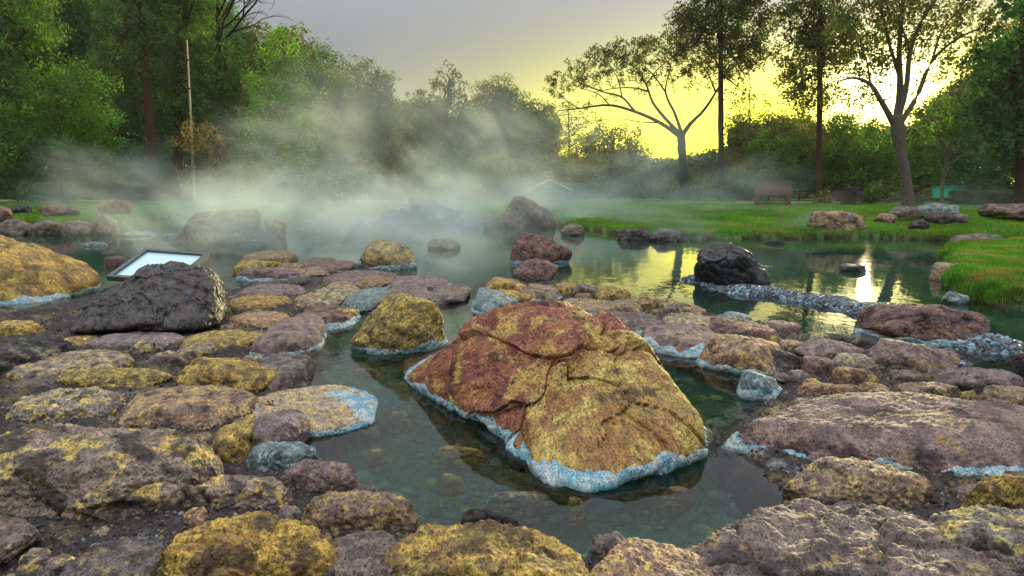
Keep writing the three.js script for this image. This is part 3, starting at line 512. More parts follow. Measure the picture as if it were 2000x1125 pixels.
// loose small stones bedded between the large ones
{
  const spots = []; reseed(88);
  const clear = []; scene.traverse((o) => { if (o.isMesh && o.userData.kind !== 'structure') { o.geometry.computeBoundingBox(); o.updateWorldMatrix(true, false); clear.push(o.geometry.boundingBox.clone().applyMatrix4(o.matrixWorld)); } });
  for (let k = 0; k < 4000 && spots.length < 64; k++) {
    const r = 1.9 + 6.5 * rnd(), a = rr(-0.66, 0.66), x = r * Math.sin(a), z = -r * Math.cos(a), q = ground(x, z), s = rr(0.035, 0.085) * (0.6 + 0.12 * r);
    if (q[1] !== 1 || q[0] < 0.008) continue;
    if (clear.some((b) => x > b.min.x - s * 0.2 && x < b.max.x + s * 0.2 && z > b.min.z - s * 0.2 && z < b.max.z + s * 0.2) || spots.some((p) => Math.hypot(p[0] - x, p[1] - z) < s + p[2])) continue;
    spots.push([x, z, s, q[0]]);
  }
  const pal = ['brown', 'grey', 'purple', 'yellow', 'lichen', 'dark'], word = ['brown', 'grey', 'mauve', 'yellow', 'blotched', 'black'];
  const used = new Set(), known = scene.children.filter((o) => o.userData.category === 'rock' && o.name.indexOf('sunken') < 0).map((o) => [o.position.x, o.position.z, o.userData.label]);
  spots.forEach(([x, z, s, h], k) => {
    const near = known.filter((q) => q[2].split(' ').length < 11).sort((a, b) => Math.hypot(a[0] - x, a[1] - z) - Math.hypot(b[0] - x, b[1] - z)).map((q) => q[2]).find((l) => !used.has(word[k % 6] + l)); used.add(word[k % 6] + near);
    makeRock('small_stone', 'small ' + word[k % 6] + ' stone beside the ' + near, { centre: new THREE.Vector3(x, h + s * 0.1, z), radii: [s * rr(0.9, 1.3), s * rr(0.5, 0.8), s * rr(0.8, 1.1)], turn: rr(0, 6), palettes: [pal[k % 6]], N: 26, cracks: 0.2, flat: k % 2 === 0 }, 'loose stones of the ' + (x < 0.35 ? 'left' : 'right') + ' shore');
  });
}
console.log('stones done');

// ---------------------------------------------------------------- grass and pebbles
function scatter(name, geometry, material, list, parent = scene) {    // list of [matrix, colour]
  const m = new THREE.InstancedMesh(geometry, material, list.length);
  list.forEach(([a, c], k) => { m.setMatrixAt(k, a); m.setColorAt(k, c); });
  m.name = name; m.userData.kind = 'stuff'; shade(m); parent.add(m); return m;
}
const M4 = (x, y, z, s, q, sy = s) => new THREE.Matrix4().compose(new THREE.Vector3(x, y, z), q, new THREE.Vector3(s, sy, s));
const yaw = (a) => new THREE.Quaternion().setFromAxisAngle(new THREE.Vector3(0, 1, 0), a);
const anyTurn = () => new THREE.Quaternion().setFromEuler(new THREE.Euler(rr(0, 6.283), rr(0, 6.283), rr(0, 6.283)));
function soft(list, colour) { const g = new THREE.BufferGeometry(); g.setAttribute('position', new THREE.Float32BufferAttribute(list, 3)); g.computeVertexNormals(); return g; }
const bladeMat = new THREE.MeshPhysicalMaterial({ name: 'grass', color: 0xffffff, roughness: 1, transmission: 0.35, thickness: 0, specularIntensity: 0.3 });
{
  reseed(301);
  const tuft = (n, spread, tall) => { const v = []; for (let k = 0; k < n; k++) { const a = rr(0, 6.28), r = spread * Math.sqrt(rnd()), x = Math.cos(a) * r, z = Math.sin(a) * r, h = tall * rr(0.5, 1.1), w = 0.006 * rr(0.7, 1.5) * tall / 0.12, b = rr(0, 6.28), lx = Math.cos(b) * h * rr(0.1, 0.6), lz = Math.sin(b) * h * rr(0.1, 0.6), px = Math.sin(b) * w, pz = -Math.cos(b) * w; v.push(x - px, 0, z - pz, x + px, 0, z + pz, x + lx * 0.4 + px * 0.7, h * 0.6, z + lz * 0.4 + pz * 0.7, x - px, 0, z - pz, x + lx * 0.4 + px * 0.7, h * 0.6, z + lz * 0.4 + pz * 0.7, x + lx * 0.4 - px * 0.7, h * 0.6, z + lz * 0.4 - pz * 0.7, x + lx * 0.4 - px * 0.7, h * 0.6, z + lz * 0.4 - pz * 0.7, x + lx * 0.4 + px * 0.7, h * 0.6, z + lz * 0.4 + pz * 0.7, x + lx, h, z + lz); } return soft(v); };
  const near = [], far = [], nearTuft = tuft(9, 0.05, 0.085), farTuft = tuft(10, 0.12, 0.09);
  const colour = (x, z) => { const d = Math.min(1, sm(0.0, 0.35, fbm(x * 1.1, 12, z * 1.1, 4)) + (rnd() < 0.12 ? 0.7 : 0)), k = rr(0.6, 1.35) * (1 + 0.3 * n3(x * 0.35, 2, z * 0.35)); return new THREE.Color(mix(0.11, 0.27, d) * k, mix(0.34, 0.30, d) * k, mix(0.02, 0.05, d) * k); };
  let guard = 0;
  while (near.length < 26000 && guard++ < 400000) { const x = rr(4.5, 14), z = rr(-17, -7.5), d = reach(nearLawn, x, z); if (d < -0.05) continue; if (Math.abs(x / z) > 0.85) continue; const h = ground(x, z)[0]; if (h < 0.03) continue; near.push([M4(x, h - 0.01, z, rr(0.7, 1.35) * (0.7 + 0.6 * (0.5 + 0.5 * n3(x * 0.9, 3, z * 0.9))), yaw(rr(0, 6.28))), colour(x, z)]); }
  guard = 0;
  while (far.length < 90000 && guard++ < 900000) { const z = -15 - 32 * Math.pow(rnd(), 1.25), x = z * -rr(-0.85, 0.85), d = reach(farLawn, x, z); if (d < -0.1) continue; const h = ground(x, z)[0]; if (h < 0.05) continue; far.push([M4(x, h - 0.01, z, rr(0.7, 1.5), yaw(rr(0, 6.28))), colour(x, z)]); }
  scatter('grass', nearTuft, bladeMat, near); scatter('grass_001', farTuft, bladeMat, far);
}
{
  reseed(302);
  const g = new THREE.IcosahedronGeometry(1, 1), p = g.attributes.position;
  for (let i = 0; i < p.count; i++) { const x = p.getX(i), y = p.getY(i), z = p.getZ(i), k = 1 + 0.35 * n3(x * 1.3, y * 1.3, z * 1.3); p.setXYZ(i, x * k, y * k * 0.6, z * k); }
  g.computeVertexNormals();
  const pebbleMat = new THREE.MeshStandardMaterial({ name: 'wet_pebbles', color: 0xffffff, roughness: 0.35 }), dryMat = new THREE.MeshStandardMaterial({ name: 'pebbles', color: 0xffffff, roughness: 0.85 });
  const bar = [], dry = [];
  for (let k = 0; k < 160000 && bar.length < 11000; k++) { const t = rnd() * (barLine.length - 1), i = Math.floor(t), f = t - i, x = mix(barLine[i][0], barLine[i + 1][0], f) + rr(-0.8, 0.8), z = mix(barLine[i][1], barLine[i + 1][1], f) + rr(-0.9, 0.9), h = ground(x, z)[0]; if (h < -0.06 || h > 0.06) continue; const c = rr(0.5, 1.6), b = rnd() < 0.25; bar.push([M4(x, h, z, rr(0.012, 0.045), anyTurn()), b ? new THREE.Color(0.17 * c, 0.30 * c, 0.36 * c) : new THREE.Color(0.06 * c, 0.075 * c, 0.09 * c)]); }
  for (let k = 0; k < 200000 && dry.length < 26000; k++) { const r = 1.6 + 7.5 * Math.pow(rnd(), 1.4), a = rr(-0.75, 0.75), x = r * Math.sin(a), z = -r * Math.cos(a), q = ground(x, z); if (q[1] !== 1 || q[0] < 0.0) continue; const c = rr(0.4, 1.5), w = rnd(); dry.push([M4(x, q[0], z, rr(0.004, 0.011) * (rnd() < 0.04 ? 1.8 : 1), anyTurn()), w < 0.12 ? new THREE.Color(0.16 * c, 0.175 * c, 0.18 * c) : w < 0.3 ? new THREE.Color(0.15 * c, 0.115 * c, 0.06 * c) : new THREE.Color(0.055 * c, 0.046 * c, 0.048 * c)]); }  // shore pebbles darkened too, the shade between stones put into their colour
  const bed = [];
  for (let k = 0; k < 60000 && bed.length < 1000; k++) { const r = 2 + 7 * Math.pow(rnd(), 1.3), a = rr(-0.6, 0.6), x = r * Math.sin(a), z = -r * Math.cos(a), q = ground(x, z); if (q[1] !== 0 || q[0] > -0.12) continue; const c = rr(0.5, 1.5), w = rnd(); bed.push([M4(x, q[0], z, rr(0.012, 0.05) * (rnd() < 0.08 ? 1.9 : 1), anyTurn()), w < 0.10 ? new THREE.Color(0.34 * c, 0.32 * c, 0.08 * c) : w < 0.5 ? new THREE.Color(0.24 * c, 0.20 * c, 0.13 * c) : new THREE.Color(0.14 * c, 0.19 * c, 0.17 * c)]); }
  scatter('bed_gravel', g, dryMat, bed); scatter('gravel_bar', g, pebbleMat, bar); scatter('gravel', g, dryMat, dry);
}
console.log('grass done');

// ---------------------------------------------------------------- trees
const bark = (hex, rough = 0.95) => new THREE.MeshStandardMaterial({ name: 'bark', color: hex, roughness: rough, map: barkMap, bumpMap: barkMap, bumpScale: 0.02 });
const BARK = { brown: bark('#5d4638'), dark: bark('#3b3028'), red: bark('#6d4838'), pale: bark('#a8977f'), grey: bark('#8a8078') };
const leafMat = new THREE.MeshPhysicalMaterial({ name: 'leaves', color: 0xffffff, roughness: 1, transmission: 0.5, thickness: 0, specularIntensity: 0.5 });
const leafShapes = [];
{
  reseed(401);
  for (let q = 0; q < 4; q++) {                                      // sprigs of leaves: two narrow, two round
    const v = [], n = 15, w = q < 2 ? 0.036 : 0.055, long = q < 2 ? 0.17 : 0.14, a = new THREE.Vector3(), b = new THREE.Vector3(), c = new THREE.Vector3();
    for (let k = 0; k < n; k++) {
      const d = new THREE.Vector3(rr(-1, 1), rr(-0.7, 0.7), rr(-1, 1)).multiplyScalar(0.26);
      a.set(rr(-1, 1), rr(-0.9, 0.4), rr(-1, 1)).normalize(); b.set(rr(-1, 1), rr(-1, 1), rr(-1, 1)).cross(a).normalize(); c.crossVectors(a, b);
      const s = rr(0.7, 1.3), p0 = d, p1 = d.clone().addScaledVector(a, long * s * 0.5).addScaledVector(b, w * s).addScaledVector(c, 0.012), p2 = d.clone().addScaledVector(a, long * s), p3 = d.clone().addScaledVector(a, long * s * 0.5).addScaledVector(b, -w * s).addScaledVector(c, 0.012);
      for (const p of [p0, p1, p2, p0, p2, p3]) v.push(p.x, p.y, p.z);
    }
    leafShapes.push(soft(v));
  }
}
const LEAF = { green: [0.10, 0.215, 0.020], bright: [0.17, 0.36, 0.024], dark: [0.075, 0.165, 0.022], olive: [0.15, 0.18, 0.022], gold: [0.32, 0.24, 0.045], violet: [0.16, 0.10, 0.26], deep: [0.055, 0.150, 0.030], dusk: [0.12, 0.15, 0.022] };
let treeSeed = 500;
// spec: z; trunk [[u, v, radius]...]; limbs [[[u, v, dz]...], r0, r1]; blobs [u, v, ru, rv, density, dz]
function tree(name, label, s, group) {
  reseed(treeSeed++);
  const { z, trunk, limbs = [], blobs = [], leaf = 'green', barkKind = 'brown', shape = 0, leafSize = 1, autoLimbs = true, gap = 0.0, hang = 0 } = s;
  const foot = atDepth(trunk[0][0], trunk[0][1], z); foot.y = Math.max(0.1, ground(foot.x, Math.max(z, -80))[0]) - 0.15;
  const t = thing(name, label, s.category ?? 'tree', group); t.position.copy(foot);
  const at = (u, v, dz = 0) => atDepth(u, v, z + dz).sub(foot), b = new Builder();
  const stem = trunk.map(([u, v], k) => (k ? at(u, v) : new THREE.Vector3(0, 0, 0)));
  const curve = new THREE.CatmullRomCurve3(stem), pts = curve.getPoints(28), rads = pts.map((_, k) => { const f = k / 28 * (trunk.length - 1), i = Math.min(trunk.length - 2, Math.floor(f)); return mix(trunk[i][2], trunk[i + 1][2], f - i) * (k < 3 ? 1 + 0.25 * (3 - k) / 3 : 1); });
  b.tube(pts, rads, 10, 0.12);
  part('trunk', b.geometry(1.2), BARK[barkKind], t);
  const L = new Builder();
  for (const [path, r0, r1] of limbs) L.curve(path.map(([u, v, dz = 0]) => at(u, v, dz)), r0, r1, 14, 7, 0.1);
  const px = -z / FOCAL, leaves = [], top = trunk[trunk.length - 1][2];
  const base = LEAF[leaf];
  for (const [u, v, ru, rv, dens = 30, dz = 0] of blobs) {
    const c = at(u, v, dz), rx = ru * px, ry = rv * px, rz = Math.min(rx, 3.2) * 0.85;
    if (autoLimbs) for (let k = 0; k < 3; k++) {
      const from = curve.getPoint(Math.min(1, Math.max(0.25, 0.55 + 0.45 * rnd()))), to = new THREE.Vector3(c.x + rr(-0.6, 0.6) * rx, c.y + rr(-0.2, 0.7) * ry, c.z + rr(-0.6, 0.6) * rz), mid = from.clone().lerp(to, 0.5); mid.y += rr(-0.05, 0.15) * from.distanceTo(to);
      L.curve([from, mid, to], Math.max(0.03, top * 0.8), 0.015, 8, 5, 0.1);
    }
    const n = Math.round(dens * Math.PI * rx * ry);
    for (let k = 0; k < n; k++) {
      let x, y, q, zz; do { x = rr(-1, 1); y = rr(-1, 1); zz = rr(-1, 1); q = x * x + y * y + zz * zz; } while (q > 1);
      const e = Math.pow(q, -0.18); x *= e; y *= e; zz *= e;            // more leaves towards the outside
      const out = 1 + 0.30 * n3(c.x + x * 1.6, c.y + y * 1.6 + 9, zz * 1.6) + 0.16 * n3b(c.x + x * 4, c.y + y * 4, zz * 4);
      const X = c.x + x * rx * out, Y = c.y + y * ry * out - hang * Math.abs(x) * ry, Z = c.z + zz * rz * out;
      if (n3b(X * 0.75, Y * 0.9, Z * 0.75 + u) + 0.5 * n3(X * 1.9, Y * 1.9, Z * 1.9) < gap - 0.34) continue;
      const k2 = Math.exp(rr(-0.7, 0.55)) * (1 + 0.45 * n3(X * 0.5, Y * 0.5, Z * 0.5)), hue = rr(-0.2, 0.35);
      leaves.push([M4(X, Y, Z, rr(0.75, 1.35) * leafSize, anyTurn()), new THREE.Color(base[0] * k2 * (1 + hue), base[1] * k2, base[2] * k2 * rr(0.7, 1.4))]);
    }
  }
  if (L.p.length) part('branches', L.geometry(1.2), BARK[barkKind], t);
  if (leaves.length) { scatter('crown', leafShapes[shape], leafMat, leaves, t); }
  return t;
}
const FW = 'trees of the wood beyond the spring';
// left wood, front row
tree('forest_tree', 'huge leafy tree cut off by the top left corner', { z: -33, trunk: [[-60, 395, 0.35], [-55, 200, 0.3], [-40, 0, 0.22]], blobs: [[-40, 40, 120, 110, 34], [50, 20, 62, 60, 30], [0, 170, 110, 70, 34], [-50, 280, 120, 70, 26], [85, 80, 30, 45, 18]], leaf: 'green', shape: 0 }, FW);
tree('forest_tree', 'tree with drooping bright green foliage behind the left bank', { z: -37, trunk: [[130, 398, 0.16], [120, 330, 0.14], [115, 250, 0.12], [112, 170, 0.08]], blobs: [[120, 205, 90, 70, 36], [165, 255, 55, 45, 30], [70, 240, 60, 45, 30], [150, 160, 60, 36, 26]], leaf: 'bright', barkKind: 'brown', shape: 1, hang: 0.2 }, FW);
tree('forest_tree', 'tall straight dark-trunked tree reaching over the frame at left', { z: -42, trunk: [[302, 400, 0.30], [298, 290, 0.26], [285, 150, 0.22], [270, -60, 0.16]], blobs: [[250, 20, 62, 60, 20], [300, 90, 50, 60, 20], [230, 110, 50, 50, 22], [280, -60, 90, 60, 26], [210, 180, 60, 60, 26]], leaf: 'dark', barkKind: 'red', shape: 2 }, FW);
tree('forest_tree', 'tall tree wrapped in climbing leaves right of the dark trunk', { z: -44, trunk: [[345, 400, 0.30], [350, 200, 0.26], [352, -60, 0.2]], blobs: [[355, 30, 58, 90, 36], [350, 150, 55, 80, 34], [320, 220, 50, 60, 30], [370, -60, 80, 70, 30]], leaf: 'green', shape: 2 }, FW);
tree('forest_tree', 'leafy tree in the middle of the left wood', { z: -46, trunk: [[440, 400, 0.26], [445, 250, 0.2], [440, 110, 0.12]], blobs: [[440, 150, 60, 60, 34], [470, 220, 60, 70, 34], [410, 250, 55, 60, 30], [450, 310, 60, 40, 24]], leaf: 'green', shape: 3 }, FW);
// a tree that stands bare at its top
{
  const limbs = []; reseed(455);
  const grow = (u, v, a, len, r, d) => { const path = [[u, v, 0]]; let x = u, y = v; for (let k = 0; k < 3; k++) { a += rr(-0.3, 0.3); x += Math.cos(a) * len / 3; y -= Math.sin(a) * len / 3; path.push([x, y, rr(-0.6, 0.6)]); } limbs.push([path, r, r * 0.45]); if (d > 0) for (let k = 0; k < 3; k++) grow(path[k + 1][0], path[k + 1][1], a + rr(-1.0, 0.9), len * rr(0.5, 0.75), r * 0.5, d - 1); };
  grow(428, 110, 1.35, 120, 0.16, 3); grow(428, 90, 0.75, 110, 0.13, 3); grow(430, 60, 0.4, 90, 0.09, 3); grow(426, 30, 1.0, 110, 0.10, 3);
  tree('forest_tree', 'leafless branching tree top against the sky at upper left', { z: -47, trunk: [[425, 400, 0.30], [424, 220, 0.24], [428, 90, 0.18], [420, -50, 0.12]], limbs, blobs: [[408, -20, 40, 70, 16]], leaf: 'dark', barkKind: 'dark', autoLimbs: false }, FW);
}
tree('forest_tree', 'slender tree with bright green layered foliage left of centre', { z: -40, trunk: [[533, 398, 0.12], [534, 330, 0.10], [538, 200, 0.09], [545, 80, 0.05]], blobs: [[550, 95, 36, 42, 30], [540, 165, 55, 50, 34], [545, 235, 66, 50, 40], [590, 300, 42, 48, 36], [500, 270, 40, 40, 26], [520, 320, 45, 26, 18], [620, 340, 20, 26, 16]], leaf: 'bright', barkKind: 'pale', shape: 0, gap: 0.05 }, FW);
tree('forest_tree', 'dark tree behind the slender bright green one', { z: -52, trunk: [[630, 398, 0.25], [632, 250, 0.2], [630, 150, 0.12]], blobs: [[625, 135, 52, 42, 34], [640, 200, 70, 60, 34], [600, 260, 60, 60, 30]], leaf: 'dark', shape: 1 }, FW);
tree('forest_tree', 'broad rounded olive tree left of centre', { z: -46, trunk: [[700, 398, 0.3], [702, 280, 0.22], [705, 200, 0.14]], blobs: [[705, 175, 62, 52, 40], [730, 230, 60, 60, 40], [665, 235, 52, 62, 38], [700, 300, 85, 50, 30]], leaf: 'olive', shape: 1 }, FW);
tree('forest_tree', 'small tree with pale green sprays in the steam', { z: -36, trunk: [[690, 400, 0.06], [688, 365, 0.05], [685, 340, 0.03]], blobs: [[686, 345, 26, 20, 22], [665, 338, 16, 10, 20]], leaf: 'bright', shape: 2, category: 'tree' }, FW);
tree('forest_tree', 'feathery tree with see-through top at the centre', { z: -54, trunk: [[868, 398, 0.22], [870, 260, 0.16], [878, 150, 0.06]], blobs: [[882, 160, 36, 30, 15], [850, 190, 44, 30, 18], [830, 230, 48, 45, 30], [880, 240, 60, 50, 32], [850, 300, 80, 50, 30]], leaf: 'dusk', shape: 3, gap: 0.1 }, FW);
tree('forest_tree', 'dense dark tree right of the feathery one', { z: -56, trunk: [[975, 398, 0.25], [975, 270, 0.2], [972, 190, 0.1]], blobs: [[965, 190, 44, 36, 40], [995, 220, 46, 44, 40], [940, 240, 40, 50, 36], [980, 290, 80, 60, 34]], leaf: 'dusk', shape: 1 }, FW);
tree('forest_tree', 'small pointed dark tree in the gap of bright sky', { z: -60, trunk: [[1060, 398, 0.15], [1060, 300, 0.12], [1062, 210, 0.05]], blobs: [[1060, 225, 20, 26, 36], [1070, 265, 40, 36, 34], [1040, 300, 50, 40, 30]], leaf: 'dusk' }, FW);
tree('forest_tree', 'thin twiggy tree left of the rain tree crown', { z: -58, trunk: [[1110, 398, 0.12], [1112, 300, 0.09], [1110, 215, 0.04]], blobs: [[1110, 235, 45, 30, 9], [1150, 250, 45, 30, 9], [1120, 290, 60, 30, 20]], leaf: 'olive', shape: 0 }, FW);
tree('forest_tree', 'leaning leafy tree left of the rain tree trunk', { z: -50, trunk: [[1190, 398, 0.2], [1192, 320, 0.15], [1200, 270, 0.08]], blobs: [[1195, 285, 60, 36, 36], [1230, 310, 42, 30, 34], [1160, 320, 70, 45, 30]], leaf: 'olive', shape: 2 }, FW);
// the umbrella-shaped rain tree against the yellow sky
tree('rain_tree', 'wide umbrella-shaped tree silhouetted against the yellow sky', {
  z: -45, trunk: [[1336, 398, 0.30], [1334, 330, 0.27], [1331, 285, 0.27], [1330, 262, 0.26]], barkKind: 'dark', autoLimbs: false, leaf: 'dusk', shape: 3, leafSize: 0.72, gap: 0.16,
  limbs: [
    [[[1330, 268], [1290, 240, 0.3], [1240, 218, 0.6], [1190, 205, 0.8], [1130, 212, 1], [1090, 216, 1]], 0.16, 0.03], [[[1328, 262], [1300, 232, -0.4], [1275, 200, -0.6], [1262, 165, -0.8], [1240, 130, -1]], 0.15, 0.03], [[[1332, 262], [1318, 222, 0.5], [1300, 180, 0.9], [1310, 130, 1]], 0.13, 0.03],
    [[[1334, 262], [1350, 240, -0.3], [1375, 215, -0.5], [1398, 180, -0.8], [1420, 140, -1]], 0.17, 0.04], [[[1240, 218, 0.6], [1215, 190, 0.4], [1180, 180, 0.2], [1140, 165, 0], [1110, 150, -0.2]], 0.08, 0.02], [[[1265, 178, -0.7], [1240, 172, -1.2], [1205, 172, -1.5], [1160, 180, -1.8]], 0.07, 0.02], [[[1190, 205, 0.8], [1170, 185, 1.4], [1130, 170, 1.8]], 0.05, 0.015],
    [[[1300, 180, 0.9], [1270, 140, 1.4], [1230, 110, 1.8]], 0.06, 0.015], [[[1262, 165, -0.8], [1290, 130, -1.4], [1330, 105, -1.8]], 0.06, 0.015], [[[1130, 212, 1], [1105, 195, 1.4], [1082, 170, 1.6]], 0.035, 0.012], [[[1290, 240, 0.3], [1250, 238, -0.3], [1210, 232, -0.8], [1160, 236, -1]], 0.05, 0.012], [[[1398, 180, -0.8], [1380, 140, -0.4], [1350, 110, 0.2]], 0.07, 0.02], [[[1310, 130, 1], [1290, 100, 1.4]], 0.04, 0.01],
    [[[1215, 190, 0.4], [1205, 150, 0.9], [1180, 120, 1.3]], 0.05, 0.012],
  ],
  blobs: [[1300, 98, 54, 26, 46], [1240, 102, 54, 26, 48], [1190, 116, 48, 24, 46], [1145, 136, 44, 22, 44], [1108, 156, 36, 16, 40], [1092, 178, 30, 12, 30], [1160, 160, 46, 18, 26], [1220, 138, 56, 24, 26], [1345, 112, 52, 34, 40], [1385, 115, 44, 40, 36], [1090, 210, 22, 9, 26], [1130, 203, 30, 10, 18], [1275, 142, 46, 22, 18], [1350, 160, 36, 24, 18], [1190, 190, 34, 9, 12], [1240, 175, 30, 12, 8], [1075, 160, 14, 8, 26], [1165, 98, 20, 10, 30], [1260, 80, 26, 9, 30]],
});
tree('forest_tree', 'tall straight tree rising behind the rain tree', { z: -43, trunk: [[1408, 398, 0.19], [1408, 200, 0.17], [1408, -80, 0.1]], blobs: [[1400, 20, 70, 56, 44], [1345, 55, 44, 44, 40], [1465, 50, 50, 64, 44], [1430, 115, 60, 40, 34], [1400, -60, 100, 60, 26], [1450, 185, 36, 24, 8]], leaf: 'dusk', barkKind: 'brown', shape: 2, gap: 0.12 }, FW);
tree('forest_tree', 'tall straight reddish-trunked tree left of the sun', { z: -40, trunk: [[1600, 398, 0.17], [1601, 200, 0.16], [1604, -80, 0.1]], blobs: [[1590, 20, 62, 60, 44], [1570, 110, 58, 50, 42], [1630, 85, 50, 56, 42], [1585, 180, 50, 40, 30], [1600, -60, 90, 50, 28], [1540, 170, 40, 30, 16]], leaf: 'dusk', barkKind: 'red', shape: 2, gap: 0.08 }, FW);
tree('forest_tree', 'thin bare-stemmed tree in the yellow gap', { z: -52, trunk: [[1468, 398, 0.08], [1466, 300, 0.07], [1464, 180, 0.03]], blobs: [[1470, 200, 40, 24, 7], [1490, 250, 50, 36, 22], [1440, 240, 30, 26, 8]], leaf: 'dusk', shape: 0 }, FW);
tree('pale_barked_tree', 'pale spreading tree with a knotted trunk in front of the sun', {
  z: -30, trunk: [[1776, 404, 0.26], [1768, 340, 0.22], [1758, 290, 0.21], [1754, 255, 0.30], [1752, 225, 0.26]], barkKind: 'grey', autoLimbs: false, leaf: 'olive', shape: 2, leafSize: 0.8, gap: 0.0,
  limbs: [
    [[[1745, 240], [1722, 200, 0.3], [1700, 165, 0.5], [1668, 152, 0.7], [1640, 158, 0.8]], 0.15, 0.03], [[[1752, 232], [1758, 170, -0.2], [1756, 100, -0.3], [1762, 20, -0.4], [1770, -60, -0.4]], 0.17, 0.06], [[[1754, 232], [1770, 170, 0.2], [1778, 100, 0.4], [1800, 40, 0.6], [1850, -30, 0.8]], 0.14, 0.05], [[[1762, 235], [1790, 190, 0], [1820, 120, -0.2], [1870, 75, -0.4], [1930, 50, -0.5]], 0.13, 0.03],
    [[[1757, 150, -0.2], [1735, 80, -0.6], [1720, 10, -1], [1705, -60, -1.2]], 0.09, 0.03], [[[1820, 120, -0.2], [1840, 60, 0.2], [1880, 10, 0.5]], 0.06, 0.02], [[[1700, 165, 0.5], [1690, 110, 0.9], [1660, 60, 1.2]], 0.05, 0.015], [[[1778, 100, 0.4], [1760, 50, 0.8], [1740, 0, 1]], 0.05, 0.015],
  ],
  blobs: [[1700, 40, 56, 54, 36], [1760, 20, 66, 56, 32], [1840, 10, 70, 48, 32], [1680, 115, 50, 36, 32], [1740, 95, 50, 40, 28], [1820, 85, 56, 36, 26], [1900, 55, 50, 32, 30], [1780, -60, 120, 50, 30], [1650, 60, 34, 46, 36], [1865, 125, 36, 24, 18], [1800, 150, 40, 26, 12], [1690, 182, 50, 34, 17]],  // last sparse clump added to break up the sun and its glint
});
tree('forest_tree', 'dark dense tree closing the right edge', { z: -31, trunk: [[1996, 398, 0.28], [1996, 250, 0.24], [2000, 40, 0.16]], blobs: [[1990, 60, 66, 70, 34], [1930, 130, 48, 46, 34], [1985, 190, 70, 60, 36], [1920, 230, 50, 40, 28], [2040, -40, 100, 60, 30], [1985, 280, 60, 36, 24]], leaf: 'deep', shape: 3 }, FW);
tree('forest_tree', 'slim many-stemmed tree bending right over the turquoise shed', { z: -33, trunk: [[1840, 396, 0.09], [1842, 350, 0.08], [1848, 315, 0.06], [1830, 250, 0.03]], limbs: [[[[1848, 315], [1870, 290, 0.2], [1910, 272, 0.4], [1975, 262, 0.5]], 0.05, 0.02], [[[1842, 350], [1832, 300, 0.2], [1826, 250, 0.3]], 0.045, 0.02]], blobs: [[1830, 220, 46, 30, 22], [1800, 260, 26, 20, 16], [1870, 250, 40, 24, 16], [1950, 268, 40, 12, 12]], leaf: 'green', barkKind: 'pale', shape: 1 }, FW);
// undergrowth along the far lawn
const bushes = [
  [1330, 366, 56, 30, -47, 'olive', 'hazy bush at the foot of the umbrella-shaped tree'], [1440, 345, 44, 46, -44, 'olive', 'tall hazy bush right of the umbrella-shaped tree'], [1500, 320, 56, 66, -43, 'green', 'yellow-green bush behind the wooden sign'], [1560, 290, 50, 70, -45, 'olive', 'tall bush left of the reddish trunk'],
  [1640, 300, 60, 72, -42, 'green', 'bushy green tree right of the reddish trunk'], [1700, 310, 56, 76, -40, 'green', 'bush left of the pale knotted trunk'], [1800, 330, 50, 56, -41, 'green', 'bush right of the pale knotted trunk'], [1880, 320, 60, 70, -42, 'deep', 'dark bush behind the many-stemmed tree'], [1960, 330, 60, 56, -38, 'deep', 'dark bush behind the clipped hedge'],
  [1645, 242, 22, 26, -52, 'dusk', 'pointed treetop right below the sun'], [1235, 340, 34, 42, -48, 'olive', 'bush left of the rain tree trunk in haze'], [1100, 350, 60, 40, -50, 'olive', 'bush right of the pale roof in steam'], [1000, 350, 70, 46, -48, 'olive', 'bush behind the tallest far boulder'], [900, 350, 70, 50, -47, 'green', 'bush in thick steam at the centre'], [800, 345, 60, 56, -47, 'olive', 'bush in steam right of the dark shed'],
  [600, 350, 50, 46, -46, 'green', 'bush in steam left of the dark shed'], [480, 350, 60, 50, -45, 'dark', 'dark bush left of the ticket stand'], [380, 340, 60, 60, -50, 'deep', 'dark bush behind the slim pole'], [290, 340, 60, 60, -50, 'deep', 'dark bush behind the left hut'], [200, 330, 70, 70, -50, 'deep', 'dark bush left of the left hut'], [100, 335, 70, 70, -50, 'deep', 'dark bush behind the left bank'], [10, 330, 70, 76, -48, 'deep', 'dark bush at the left edge'],
  [70, 375, 40, 18, -40, 'dark', 'low fern-like shrub on the left bank'], [1730, 378, 26, 22, -36, 'olive', 'small shrub left of the pale trunk foot'], [1610, 384, 20, 14, -35, 'olive', 'low shrub left of the purple shrub'], [1700, 382, 20, 16, -35, 'green', 'low shrub right of the purple shrub'], [1800, 378, 24, 22, -32, 'olive', 'small shrub right of the pale trunk foot'], [420, 380, 40, 20, -44, 'dark', 'low shrub in steam behind the pole'],
];
for (const [u, v, ru, rv, z, leaf, lab] of bushes) tree('bush', lab, { z, trunk: [[u, 398, 0.06], [u + 3, Math.min(390, v + rv * 0.5), 0.05], [u, v, 0.03]], blobs: [[u, v, ru, rv, 34], [u + ru * 0.4, v + rv * 0.5, ru * 0.7, rv * 0.55, 30], [u - ru * 0.45, v + rv * 0.5, ru * 0.7, rv * 0.55, 30]], leaf, shape: Math.floor(Math.abs(u)) % 4, category: 'bush' }, 'undergrowth along the far lawn');
